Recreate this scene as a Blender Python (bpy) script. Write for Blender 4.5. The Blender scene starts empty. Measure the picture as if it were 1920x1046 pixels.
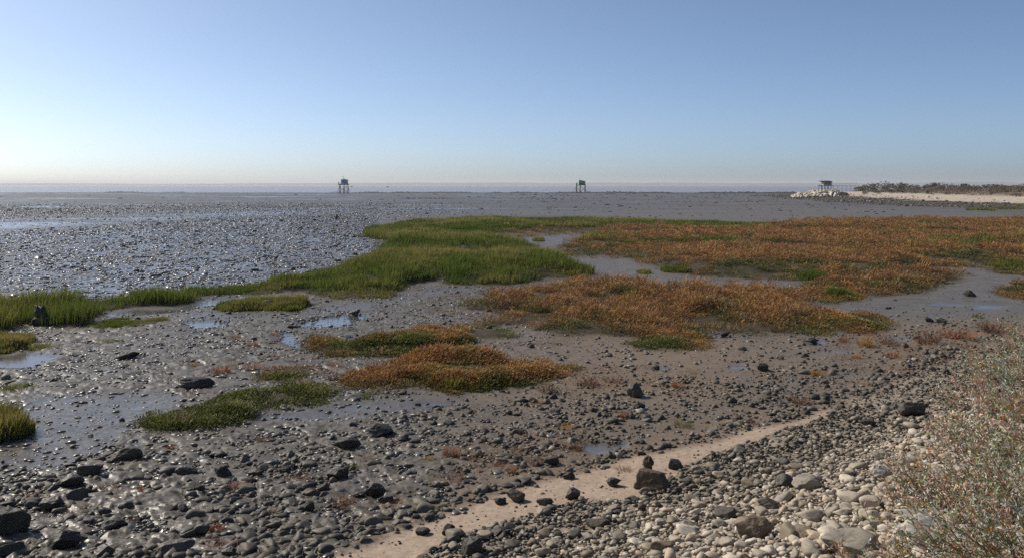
import bpy, math, random
import numpy as np
from mathutils import Vector, Matrix, noise as mnoise

SC = bpy.context.scene
COL = SC.collection
RNG = np.random.default_rng(20241)
PI = math.pi

# ------------------------------------------------------------------ camera
F = 1663.0                      # focal length in pixels of the 1920 px wide photograph
CZ = 4.0                        # eye height above the mud
HY = 347.0                      # row of the horizon
PITCH = math.atan((523.0 - HY) / F)
cp, sp = math.cos(PITCH), math.sin(PITCH)

cam_d = bpy.data.cameras.new("camera")
cam = bpy.data.objects.new("camera", cam_d)
COL.objects.link(cam)
cam.location = (0, 0, CZ)
cam.rotation_euler = (PI / 2 - PITCH, 0, 0)
cam_d.sensor_width = 36.0
cam_d.lens = 36.0 * F / 1920.0
cam_d.clip_start = 0.05
cam_d.clip_end = 60000
SC.camera = cam

# ------------------------------------------------------------------ light
SUN_AZ = math.radians(-58)      # left of the view axis
SUN_EL = math.radians(38)
sd = Vector((math.sin(SUN_AZ) * math.cos(SUN_EL), math.cos(SUN_AZ) * math.cos(SUN_EL), math.sin(SUN_EL)))
sl = bpy.data.lights.new("sun", 'SUN')
sl.energy = 4.6
sl.angle = math.radians(0.53)
sl.color = (1.0, 0.92, 0.80)
so = bpy.data.objects.new("sun", sl)
COL.objects.link(so)
so.rotation_euler = sd.to_track_quat('Z', 'Y').to_euler()
so.location = (-30, 20, 60)

W = bpy.data.worlds.new("World")
SC.world = W
W.use_nodes = True
nt = W.node_tree
nt.nodes.clear()
sky = nt.nodes.new("ShaderNodeTexSky")
sky.sky_type = 'NISHITA'
sky.sun_disc = False
sky.sun_elevation = SUN_EL
sky.sun_rotation = SUN_AZ
sky.altitude = 0
sky.air_density = 0.45
sky.dust_density = 1.05
sky.ozone_density = 4.2
hsv = nt.nodes.new("ShaderNodeHueSaturation")
hsv.inputs['Saturation'].default_value = 0.96
bg = nt.nodes.new("ShaderNodeBackground")
bg.inputs['Strength'].default_value = 0.14
wo = nt.nodes.new("ShaderNodeOutputWorld")
nt.links.new(sky.outputs[0], hsv.inputs['Color'])
tint = nt.nodes.new("ShaderNodeMix")          # the air's own slightly greenish tinge
tint.data_type = 'RGBA'; tint.blend_type = 'MULTIPLY'; tint.inputs[0].default_value = 1.0
tint.inputs[7].default_value = (0.985, 1.02, 0.96, 1)
nt.links.new(hsv.outputs[0], tint.inputs[6])
nt.links.new(tint.outputs[2], bg.inputs['Color'])
nt.links.new(bg.outputs[0], wo.inputs['Surface'])

vs = SC.view_settings
SC.display_settings.display_device = 'sRGB'
vs.view_transform = 'Standard'
vs.look = 'None'
vs.exposure = 0.0
vs.gamma = 1.0
vs.use_curve_mapping = False
cy = SC.cycles
cy.max_bounces = 4
cy.diffuse_bounces = 2
cy.glossy_bounces = 2
cy.transmission_bounces = 2
cy.transparent_max_bounces = 6
cy.volume_bounces = 0
cy.sample_clamp_direct = 5
cy.sample_clamp_indirect = 1.0
cy.caustics_reflective = False
cy.caustics_refractive = False
cy.use_denoising = False
cy.denoiser = 'OPENIMAGEDENOISE'
cy.denoising_prefilter = 'ACCURATE'
cy.use_adaptive_sampling = False

# ------------------------------------------------------------------ numpy noise
_perm = np.random.default_rng(7).permutation(256).astype(np.int32)
_perm = np.concatenate([_perm, _perm])
_ga = np.random.default_rng(8).uniform(0, 2 * PI, 256)
_gx, _gy = np.cos(_ga).astype(np.float32), np.sin(_ga).astype(np.float32)

def perlin(x, y):
    x = np.asarray(x, np.float64); y = np.asarray(y, np.float64)
    xi = np.floor(x).astype(np.int64); yi = np.floor(y).astype(np.int64)
    xf = (x - xi).astype(np.float32); yf = (y - yi).astype(np.float32)
    xi = (xi & 255).astype(np.int32); yi = (yi & 255).astype(np.int32)
    u = xf * xf * xf * (xf * (xf * 6 - 15) + 10)
    v = yf * yf * yf * (yf * (yf * 6 - 15) + 10)
    def g(ix, iy, fx, fy):
        h = _perm[_perm[ix & 255] + (iy & 255)]
        return _gx[h] * fx + _gy[h] * fy
    a = g(xi, yi, xf, yf); b = g(xi + 1, yi, xf - 1, yf)
    c = g(xi, yi + 1, xf, yf - 1); d = g(xi + 1, yi + 1, xf - 1, yf - 1)
    return ((a + u * (b - a)) + v * ((c + u * (d - c)) - (a + u * (b - a)))) * 1.5

def fbm(x, y, oct=4, gain=0.5):
    s = 0.0; a = 1.0; f = 1.0; n = 0.0
    for i in range(oct):
        s = s + a * perlin(x * f + 17.3 * i, y * f - 9.1 * i)
        n += a; a *= gain; f *= 2.03
    return s / n

def sstep(a, b, x):
    t = np.clip((x - a) / (b - a), 0, 1)
    return t * t * (3 - 2 * t)

# ------------------------------------------------------------------ large ground form
# the sand strip runs from A over B to C; inland (towards the camera) the stone bank rises
SHORE = np.array([[-14.0, -1.0], [-2.0, 9.1], [5.5, 15.2], [13.2, 22.6], [60.0, 60.0]])

def shore_d(x, y):
    """signed distance from the sand strip's seaward edge, positive inland"""
    x = np.asarray(x, float); y = np.asarray(y, float)
    best = np.full(x.shape, 1e9); sg = np.ones(x.shape)
    for (ax, ay), (bx, by) in zip(SHORE[:-1], SHORE[1:]):
        dx, dy = bx - ax, by - ay
        L = math.hypot(dx, dy)
        t = np.clip(((x - ax) * dx + (y - ay) * dy) / (L * L), 0, 1)
        d = np.hypot(x - ax - t * dx, y - ay - t * dy)
        s = ((x - ax) * dy - (y - ay) * dx) / L
        m = d < best
        best = np.where(m, d, best); sg = np.where(m, np.sign(s), sg)
    return best * sg

def macro(x, y):
    d = shore_d(x, y)
    z = 0.07 * np.clip(d + 0.5, 0, 2.0) + 0.25 * np.clip(d - 1.5, 0, 7.5)
    return z * (1 - 0.0 * d)

def chart(x, y, z):
    """ground point -> coordinates in the survey chart the shore outlines are drawn in"""
    dz = z - CZ
    fw = y * cp - dz * sp
    up = y * sp + dz * cp
    fw = np.maximum(fw, 0.05)
    return 960 + F * x / fw, 523 - F * up / fw

def ground_at(px, py):
    """survey chart -> ground point"""
    px = np.atleast_1d(np.asarray(px, float)); py = np.atleast_1d(np.asarray(py, float))
    u = (px - 960) / F; v = (523 - py) / F
    dx, dy, dz = u, cp + v * sp, -sp + v * cp
    dz = np.minimum(dz, -1e-4)
    z = np.zeros_like(px)
    lo = np.full(px.shape, 0.5); hi = (CZ + 0.5) / -dz
    for _ in range(50):
        mid = (lo + hi) / 2
        below = CZ + dz * mid < macro(dx * mid, dy * mid)
        hi = np.where(below, mid, hi); lo = np.where(below, lo, mid)
    t = (lo + hi) / 2
    return dx * t, dy * t, CZ + dz * t

# ------------------------------------------------------------------ outline maps
MX0, MX1, MY0, MY1, MS = -700, 2620, 347, 1500, 2.0
MW, MH = int((MX1 - MX0) / MS), int((MY1 - MY0) / MS)

def raster(polys, val=1.0, out=None):
    m = np.zeros((MH, MW), np.float32) if out is None else out
    for poly in polys:
        P = np.array(poly, float)
        x0 = max(int((P[:, 0].min() - MX0) / MS) - 1, 0); x1 = min(int((P[:, 0].max() - MX0) / MS) + 2, MW)
        y0 = max(int((P[:, 1].min() - MY0) / MS) - 1, 0); y1 = min(int((P[:, 1].max() - MY0) / MS) + 2, MH)
        if x1 <= x0 or y1 <= y0:
            continue
        X = (np.arange(x0, x1) + 0.5) * MS + MX0
        Y = ((np.arange(y0, y1) + 0.5) * MS + MY0)[:, None]
        ins = np.zeros((y1 - y0, x1 - x0), bool)
        for i in range(len(P)):
            xa, ya = P[i]; xb, yb = P[(i + 1) % len(P)]
            if ya == yb:
                continue
            c = ((Y > ya) != (Y > yb)) & (X[None, :] < (xb - xa) * (Y - ya) / (yb - ya) + xa)
            ins ^= c
        sub = m[y0:y1, x0:x1]
        sub[ins] = val
    return m

def ellipses(lst, out=None):
    polys = []
    for (x, y, a, b) in lst:
        n = 18
        polys.append([(x + a * math.cos(2 * PI * k / n), y + b * math.sin(2 * PI * k / n)) for k in range(n)])
    return raster(polys, 1.0, out)

def blur(m, rx, ry):
    for ax, r in ((1, rx), (0, ry)):
        if r < 1:
            continue
        for _ in range(2):
            k = 2 * r + 1
            pad = [(0, 0), (0, 0)]; pad[ax] = (r + 1, r)
            c = np.cumsum(np.pad(m, pad, mode='edge'), axis=ax, dtype=np.float64)
            if ax == 1:
                m = ((c[:, k:] - c[:, :-k]) / k).astype(np.float32)
            else:
                m = ((c[k:, :] - c[:-k, :]) / k).astype(np.float32)
    return m

def sample(m, px, py):
    fx = np.clip((px - MX0) / MS - 0.5, 0, MW - 1.001); fy = np.clip((py - MY0) / MS - 0.5, 0, MH - 1.001)
    ix = fx.astype(np.int32); iy = fy.astype(np.int32)
    ax = (fx - ix).astype(np.float32); ay = (fy - iy).astype(np.float32)
    return ((m[iy, ix] * (1 - ax) + m[iy, ix + 1] * ax) * (1 - ay)
            + (m[iy + 1, ix] * (1 - ax) + m[iy + 1, ix + 1] * ax) * ay)

GREEN_A = [(-420, 590), (0, 573), (100, 572), (200, 567), (262, 562), (268, 557), (345, 560), (360, 545), (470, 540), (560, 523), (645, 514),
           (655, 500), (695, 488), (725, 465), (742, 455), (683, 445), (695, 432), (765, 418), (880, 412), (1100, 411),
           (1300, 419), (1440, 424), (1440, 432), (1300, 434), (1150, 428), (1000, 430), (920, 437), (905, 445), (965, 455),
           (1010, 472), (1045, 487), (1060, 500), (1120, 517), (1010, 523), (970, 533), (840, 533), (825, 520), (760, 535),
           (737, 547), (732, 558), (660, 560), (590, 556), (578, 549), (560, 545), (480, 551), (400, 551), (362, 557), (340, 570), (260, 571),
           (190, 580), (172, 600), (150, 612), (95, 613), (50, 606), (0, 622), (-420, 640)]
GREEN_T = [[(-60, 632), (0, 630), (45, 634), (54, 648), (40, 654), (0, 660), (-60, 665)]]
GREEN_B = [[(405, 577), (430, 568), (560, 566), (576, 572), (565, 581), (500, 583), (420, 584)]]
GREEN_C = [[(165, 612), (200, 604), (300, 598), (322, 600), (250, 609), (180, 617)]]
GREEN_L = [[(-50, 795), (0, 793), (38, 797), (46, 812), (32, 826), (0, 833), (-50, 838)]]
OR_A = [(1440, 424), (1620, 417), (1920, 413), (2300, 409), (2400, 490), (2000, 506), (1870, 506), (1860, 496), (1720, 492), (1722, 500), (1795, 517),
        (1806, 524), (1740, 529), (1735, 538), (1690, 549), (1590, 553), (1535, 548), (1545, 532), (1490, 522), (1400, 519), (1300, 514), (1245, 500),
        (1195, 476), (1060, 474), (1065, 463), (1120, 448), (1135, 440), (1100, 434), (1150, 428), (1300, 434), (1440, 434)]
OR_A2 = [(925, 434), (1000, 428), (1060, 426), (1085, 432), (990, 436), (940, 438)]
OR_B = [(890, 606), (955, 594), (930, 584), (875, 574), (895, 566), (970, 556), (1000, 546), (1060, 536), (1110, 532), (1180, 538), (1215, 550), (1260, 553), (1300, 546),
        (1400, 545), (1490, 553), (1506, 560), (1497, 566), (1503, 577), (1550, 590), (1568, 598), (1500, 606), (1485, 620), (1400, 624), (1340, 612),
        (1300, 627), (1200, 628), (1120, 622), (1050, 628), (1000, 604), (930, 610)]
OR_ISL = {
    'strip': [(1515, 605), (1560, 598), (1640, 604), (1656, 612), (1600, 619), (1520, 622)],
    'small': [(1195, 638), (1250, 632), (1290, 632), (1308, 645), (1280, 651), (1200, 645)],
    'mid': [(580, 649), (640, 646), (700, 641), (790, 634), (830, 626), (850, 624), (882, 634), (850, 648), (790, 657), (700, 662), (600, 659)],
    'midb': [(870, 622), (940, 620), (948, 631), (880, 634)],
    'low': [(668, 722), (690, 706), (780, 696), (800, 676), (880, 668), (905, 682), (960, 692), (1050, 694), (1062, 700), (1010, 706), (980, 718), (900, 728), (850, 728), (780, 718), (700, 725)],
    'darka': [(395, 752), (430, 746), (500, 744), (545, 738), (600, 734), (617, 739), (560, 752), (490, 760), (410, 759)],
    'darkb': [(278, 793), (310, 787), (345, 782), (440, 776), (452, 781), (400, 790), (340, 800), (300, 800)],
    'tiny': [(498, 702), (520, 697), (585, 696), (592, 704), (540, 709), (505, 709)],
    'edge': [(1885, 546), (1925, 543), (2000, 545), (2000, 556), (1890, 553)],
    'edgeb': [(1860, 498), (1925, 496), (2000, 498), (2000, 506), (1870, 507)],
    'spit': [(1520, 543), (1545, 530), (1600, 545), (1605, 556), (1560, 560), (1535, 556)],
}
SAND = [(560, 1090), (610, 1046), (700, 1015), (760, 990), (900, 935), (1000, 905), (1110, 880), (1190, 855), (1300, 833), (1400, 805), (1480, 790),
        (1550, 765), (1570, 772), (1500, 795), (1430, 822), (1330, 855), (1262, 885), (1190, 940), (1090, 940), (1000, 965), (850, 1003), (780, 1050), (740, 1090)]
COBBLE = [(740, 1100), (790, 1046), (850, 1003), (1000, 963), (1090, 938), (1190, 940), (1262, 888), (1330, 855), (1430, 822), (1500, 795), (1570, 770),
          (1640, 735), (1720, 700), (1800, 668), (1920, 640), (2600, 560), (2620, 1500), (300, 1500)]
POOLS = [[(185, 592), (230, 573), (330, 566), (380, 560), (440, 554), (450, 560), (400, 573), (330, 585), (250, 594)],
         [(560, 603), (640, 588), (700, 585), (690, 597), (640, 612), (570, 614)],
         [(-300, 662), (0, 660), (60, 655), (115, 668), (60, 690), (-300, 700)],
         [(345, 603), (420, 598), (440, 606), (400, 616), (350, 618)],
         [(520, 625), (545, 620), (560, 640), (595, 655), (590, 662), (545, 650), (525, 640)]]
POOLE = [(1345, 628, 34, 4), (1530, 641, 24, 5), (1380, 684, 24, 5), (1850, 574, 44, 3), (1775, 569, 30, 3), (1130, 836, 36, 9), (1090, 818, 20, 6),
         (1235, 690, 26, 4), (1565, 656, 36, 4), (1460, 754, 28, 4), (690, 925, 24, 8), (1600, 640, 20, 3), (820, 757, 40, 5), (1690, 634, 30, 3), (1165, 830, 16, 8)]
SLICK = [[(-300, 800), (0, 790), (60, 742), (180, 737), (330, 737), (345, 748), (300, 772), (240, 802), (195, 850), (130, 872), (0, 895), (-300, 920)],
         [(450, 778), (620, 757), (760, 745), (880, 741), (900, 750), (780, 768), (650, 784), (480, 795)],
         [(930, 440), (985, 434), (1060, 434), (1100, 434), (1135, 442), (1100, 449), (1060, 458), (1040, 462), (1000, 457), (960, 447)],
         [(1050, 482), (1100, 477), (1190, 478), (1200, 489), (1190, 499), (1230, 510), (1300, 515), (1390, 517), (1410, 526), (1330, 529), (1250, 522), (1190, 517), (1130, 508), (1090, 501), (1050, 493)],
         [(1500, 560), (1610, 560), (1760, 541), (1810, 522), (1730, 500), (1860, 500), (2300, 505), (2300, 580), (1920, 590), (1700, 600), (1560, 600)],
         [(300, 590), (460, 580), (560, 585), (700, 560), (840, 540), (940, 538), (820, 555), (640, 585), (420, 600)]]
GLIT = [(-700, 455), (0, 436), (150, 426), (280, 416), (420, 408), (600, 402), (720, 405), (700, 425), (690, 445), (740, 455), (690, 490), (640, 515), (470, 540), (340, 560), (0, 575), (-700, 600)]
BAND = [(-700, 425), (0, 412), (200, 405), (420, 398), (600, 396), (700, 397), (600, 402), (420, 408), (280, 415), (150, 424), (0, 436), (-700, 455)]

M_GREEN = blur(raster([GREEN_A] + GREEN_T + GREEN_B + GREEN_C + GREEN_L), 1, 0)
M_OR = blur(raster([OR_A, OR_A2, OR_B]), 1, 0)
M_ISL = {k: blur(raster([v]), 1, 0) for k, v in OR_ISL.items()}
M_ORALL = M_OR.copy()
for _m in M_ISL.values():
    M_ORALL = np.maximum(M_ORALL, _m)
M_PLAT = np.clip(2.0 * blur(np.maximum(M_GREEN, M_ORALL), 9, 3) - 0.9, 0, 1)
M_BANK = np.clip(2.4 * blur(np.maximum(M_GREEN, M_ORALL), 5, 2), 0, 1)
M_SAND = blur(raster([SAND]), 3, 2)
M_COB = blur(raster([COBBLE]), 3, 2)
M_POOL = blur(ellipses(POOLE, raster(POOLS)), 2, 1)
M_SLICK = blur(raster(SLICK), 4, 2)
M_GLIT = blur(raster([GLIT]), 5, 2)
M_BAND = blur(raster([BAND]), 20, 2)

def chart_at(x, y, wob=1.0):
    """survey coordinates of ground points, with a little natural wobble of every outline"""
    r = np.hypot(x, y)
    a = wob * np.clip(r * 0.012, 0.12, 1.6)
    s = 1 / np.clip(r * 0.06, 0.7, 6)
    # noise on fixed scales, blended by distance so the outlines stay put
    n1 = fbm(x * 0.9, y * 0.9, 3); n2 = fbm(x * 0.9 + 50, y * 0.9 + 31, 3)
    return chart(x + a * n1, y + a * n2 * 1.3, macro(x, y))

def step_field(x, y):
    """0..1: banks and hollows of the marsh platform"""
    m = fbm(x * 0.085 + 21, y * 0.062 + 4, 3) + 0.25 * fbm(x * 0.4, y * 0.3, 2)
    return sstep(-0.10, 0.06, m) * 0.6 + sstep(0.2, 0.34, m) * 0.4

def form(x, y):
    """ground height without the fine lumps"""
    r = np.hypot(x, y)
    px, py = chart_at(x, y)
    veg = sample(M_PLAT, px, py)
    hum = veg * (0.05 + 0.10 * np.clip(fbm(x * 0.35, y * 0.35, 3) + 0.4, 0, 1.3) + 0.30 * step_field(x, y) * sstep(24, 45, r)) * sstep(160, 110, r)
    z = macro(x, y) + hum + 0.05 * fbm(x * 0.12, y * 0.12, 2) * sstep(300, 60, r) * sstep(1, 8, r)
    return z

# ------------------------------------------------------------------ mesh helpers
def mk_mesh(name, V, faces, col=None, mat=None, smooth=False, attr='Col', extra=None):
    me = bpy.data.meshes.new(name)
    V = np.asarray(V, np.float32)
    me.vertices.add(len(V))
    me.vertices.foreach_set('co', V.ravel())
    if not isinstance(faces, (list, tuple)):
        faces = [faces]
    li = np.concatenate([f.ravel() for f in faces]).astype(np.int32)
    tot = np.concatenate([np.full(len(f), f.shape[1], np.int32) for f in faces])
    st = np.concatenate([[0], np.cumsum(tot)[:-1]]).astype(np.int32)
    me.loops.add(len(li)); me.loops.foreach_set('vertex_index', li)
    me.polygons.add(len(tot)); me.polygons.foreach_set('loop_start', st)
    me.update(calc_edges=True)
    if smooth:
        me.polygons.foreach_set('use_smooth', np.ones(len(tot), bool))
    for nm, c in ([(attr, col)] if col is not None else []) + (extra or []):
        c = np.asarray(c, np.float32)
        if c.shape[1] == 3:
            c = np.concatenate([c, np.ones((len(c), 1), np.float32)], 1)
        a = me.attributes.new(nm, 'FLOAT_COLOR', 'POINT')
        a.data.foreach_set('color', c.ravel())
    if mat:
        me.materials.append(mat)
    return me

def link(name, me, parent=None, loc=None, **props):
    o = bpy.data.objects.new(name, me)
    COL.objects.link(o)
    if parent:
        o.parent = parent
    if loc is not None:
        o.location = loc
    for k, v in props.items():
        if v is not None:
            o[k] = v
    return o

def empty(name, loc, label, category, group=None, rotz=0):
    o = bpy.data.objects.new(name, None)
    COL.objects.link(o)
    o.location = loc; o.rotation_euler = (0, 0, rotz)
    o.empty_display_size = 0.2
    o['label'] = label; o['category'] = category
    if group: o['group'] = group
    return o

class Nodes:
    def __init__(s, name):
        s.m = bpy.data.materials.new(name); s.m.use_nodes = True
        s.t = s.m.node_tree; s.t.nodes.clear()
        s.out = s.n('ShaderNodeOutputMaterial')
    def n(s, typ, **kw):
        x = s.t.nodes.new(typ)
        for k, v in kw.items():
            setattr(x, k, v)
        return x
    def l(s, a, b):
        s.t.links.new(a, b)
    def math(s, op, a, b=None, clamp=False):
        x = s.n('ShaderNodeMath', operation=op, use_clamp=clamp)
        for i, v in enumerate((a, b)):
            if v is None: continue
            if hasattr(v, 'is_linked'): s.l(v, x.inputs[i])
            else: x.inputs[i].default_value = v
        return x.outputs[0]
    def vmath(s, op, a, b=None, scale=None):
        x = s.n('ShaderNodeVectorMath', operation=op)
        for i, v in enumerate((a, b)):
            if v is None: continue
            if hasattr(v, 'is_linked'): s.l(v, x.inputs[i])
            else: x.inputs[i].default_value = v
        if scale is not None:
            if hasattr(scale, 'is_linked'): s.l(scale, x.inputs['Scale'])
            else: x.inputs['Scale'].default_value = scale
        return x.outputs[0]
    def mix(s, fac, a, b, typ='MIX'):
        x = s.n('ShaderNodeMix', data_type='RGBA', blend_type=typ)
        for i, v in ((0, fac), (6, a), (7, b)):
            if hasattr(v, 'is_linked'): s.l(v, x.inputs[i])
            elif i == 0: x.inputs[0].default_value = v
            else: x.inputs[i].default_value = (*v, 1) if len(v) == 3 else v
        return x.outputs[2]
    def mixf(s, fac, a, b):
        x = s.n('ShaderNodeMix', data_type='FLOAT')
        for i, v in ((0, fac), (2, a), (3, b)):
            if hasattr(v, 'is_linked'): s.l(v, x.inputs[i])
            else: x.inputs[i].default_value = v
        return x.outputs[0]
    def noise(s, vec, scale, detail=3, rough=0.5, dist=0.0):
        x = s.n('ShaderNodeTexNoise')
        x.inputs['Scale'].default_value = scale; x.inputs['Detail'].default_value = detail
        x.inputs['Roughness'].default_value = rough; x.inputs['Distortion'].default_value = dist
        if vec is not None: s.l(vec, x.inputs['Vector'])
        return x
    def ramp(s, fac, stops):
        x = s.n('ShaderNodeMapRange')
        x.inputs[1].default_value, x.inputs[2].default_value, x.inputs[3].default_value, x.inputs[4].default_value = stops
        s.l(fac, x.inputs[0])
        return x.outputs[0]
    def attr(s, name):
        return s.n('ShaderNodeAttribute', attribute_name=name)
    def bsdf(s, **kw):
        x = s.n('ShaderNodeBsdfPrincipled')
        for k, v in kw.items():
            k = {'base': 'Base Color', 'rough': 'Roughness', 'spec': 'Specular IOR Level', 'metal': 'Metallic', 'normal': 'Normal'}[k]
            if hasattr(v, 'is_linked'): s.l(v, x.inputs[k])
            elif k == 'Base Color': x.inputs[k].default_value = (*v, 1)
            else: x.inputs[k].default_value = v
        return x
    def done(s, sh):
        s.l(sh, s.out.inputs['Surface'])
        return s.m
    def jitter_normal(s, vec, parts, extra=None):
        """micro relief: the surface normal tilted by fine noise; parts = [(scale, strength)]"""
        geo = s.n('ShaderNodeNewGeometry')
        acc = geo.outputs['Normal']
        for sc, k in parts:
            nz = s.noise(vec, sc, 2, 0.5)
            c = s.vmath('SUBTRACT', nz.outputs['Color'], (0.5, 0.5, 0.5))
            acc = s.vmath('ADD', acc, s.vmath('SCALE', c, None, k))
        return s.vmath('NORMALIZE', acc)

def flat_mat(name, rgb, rough=0.7, var=0.25, scale=6.0, spec=0.3):
    N = Nodes(name)
    tc = N.n('ShaderNodeTexCoord')
    nz = N.noise(tc.outputs['Object'], scale, 4, 0.6)
    c = N.mix(N.ramp(nz.outputs['Fac'], (0.3, 0.7, 0, 1)), [v * (1 - var) for v in rgb], [min(1, v * (1 + var)) for v in rgb])
    return N.done(N.bsdf(base=c, rough=rough, spec=spec).outputs[0])
# ------------------------------------------------------------------ ground material
def ground_material():
    N = Nodes('mud')
    geo = N.n('ShaderNodeNewGeometry')
    P = geo.outputs['Position']
    z = N.attr('zone'); z2 = N.attr('zone2')
    sz = N.n('ShaderNodeSeparateColor'); N.l(z.outputs['Color'], sz.inputs[0])
    s2 = N.n('ShaderNodeSeparateColor'); N.l(z2.outputs['Color'], s2.inputs[0])
    sand, wet, cob = sz.outputs[0], sz.outputs[1], sz.outputs[2]
    veg, brown, far = s2.outputs[0], s2.outputs[1], s2.outputs[2]
    n1 = N.noise(P, 1.3, 5, 0.6); n2 = N.noise(P, 9.0, 4, 0.6); n3 = N.noise(P, 60.0, 3, 0.6)
    mud = N.mix(N.ramp(n1.outputs['Fac'], (0.3, 0.7, 0, 1)), (0.086, 0.074, 0.058), (0.150, 0.129, 0.100))
    mud = N.mix(N.math('MULTIPLY', brown, N.ramp(n2.outputs['Fac'], (0.3, 0.7, 0.55, 1))), mud, (0.205, 0.148, 0.098))
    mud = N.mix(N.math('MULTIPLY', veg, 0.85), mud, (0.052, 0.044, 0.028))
    mp = N.n('ShaderNodeMapping'); mp.inputs['Scale'].default_value = (0.03, 0.11, 0.1); N.l(P, mp.inputs['Vector'])
    n4 = N.noise(mp.outputs[0], 1.0, 5, 0.65)
    mud = N.mix(N.math('MULTIPLY', far, N.ramp(n4.outputs['Fac'], (0.42, 0.62, 0.0, 0.75))), mud, (0.052, 0.047, 0.040))
    sandc = N.mix(N.ramp(n2.outputs['Fac'], (0.25, 0.75, 0, 1)), (0.31, 0.235, 0.175), (0.42, 0.325, 0.245))
    sandc = N.mix(N.ramp(n3.outputs['Fac'], (0.56, 0.70, 0, 0.7)), sandc, (0.17, 0.13, 0.10))
    bed = N.mix(N.ramp(n2.outputs['Fac'], (0.3, 0.7, 0, 1)), (0.16, 0.135, 0.105), (0.34, 0.285, 0.225))
    c = N.mix(sand, mud, sandc)
    c = N.mix(cob, c, bed)
    c = N.mix(N.math('MULTIPLY', wet, 0.4), c, (0.06, 0.058, 0.056))
    dry = N.math('MAXIMUM', sand, cob)
    nr = N.ramp(n2.outputs['Fac'], (0.3, 0.7, 0.36, 0.55))
    r = N.mixf(N.math('MULTIPLY', brown, 0.8), nr, 0.55)
    r = N.mixf(wet, r, 0.13)
    r = N.mixf(N.math('MAXIMUM', dry, veg), r, 0.92)
    # fine relief
    k = N.math('MULTIPLY', N.math('SUBTRACT', 1.0, N.math('MULTIPLY', wet, 0.93)), 1.0)
    kf = N.mixf(far, 0.75, 0.75)
    k1 = N.math('MULTIPLY', k, kf)
    nrm = N.jitter_normal(P, [(18.0, k1), (55.0, N.math('MULTIPLY', k, 0.55))])
    spec = N.mixf(N.math('MAXIMUM', dry, veg), N.mixf(wet, N.mixf(brown, 0.24, 0.15), 0.5), 0.08)
    b = N.bsdf(base=c, rough=r, spec=spec, normal=nrm)
    return N.done(b.outputs[0])

MAT_GROUND = ground_material()

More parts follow.
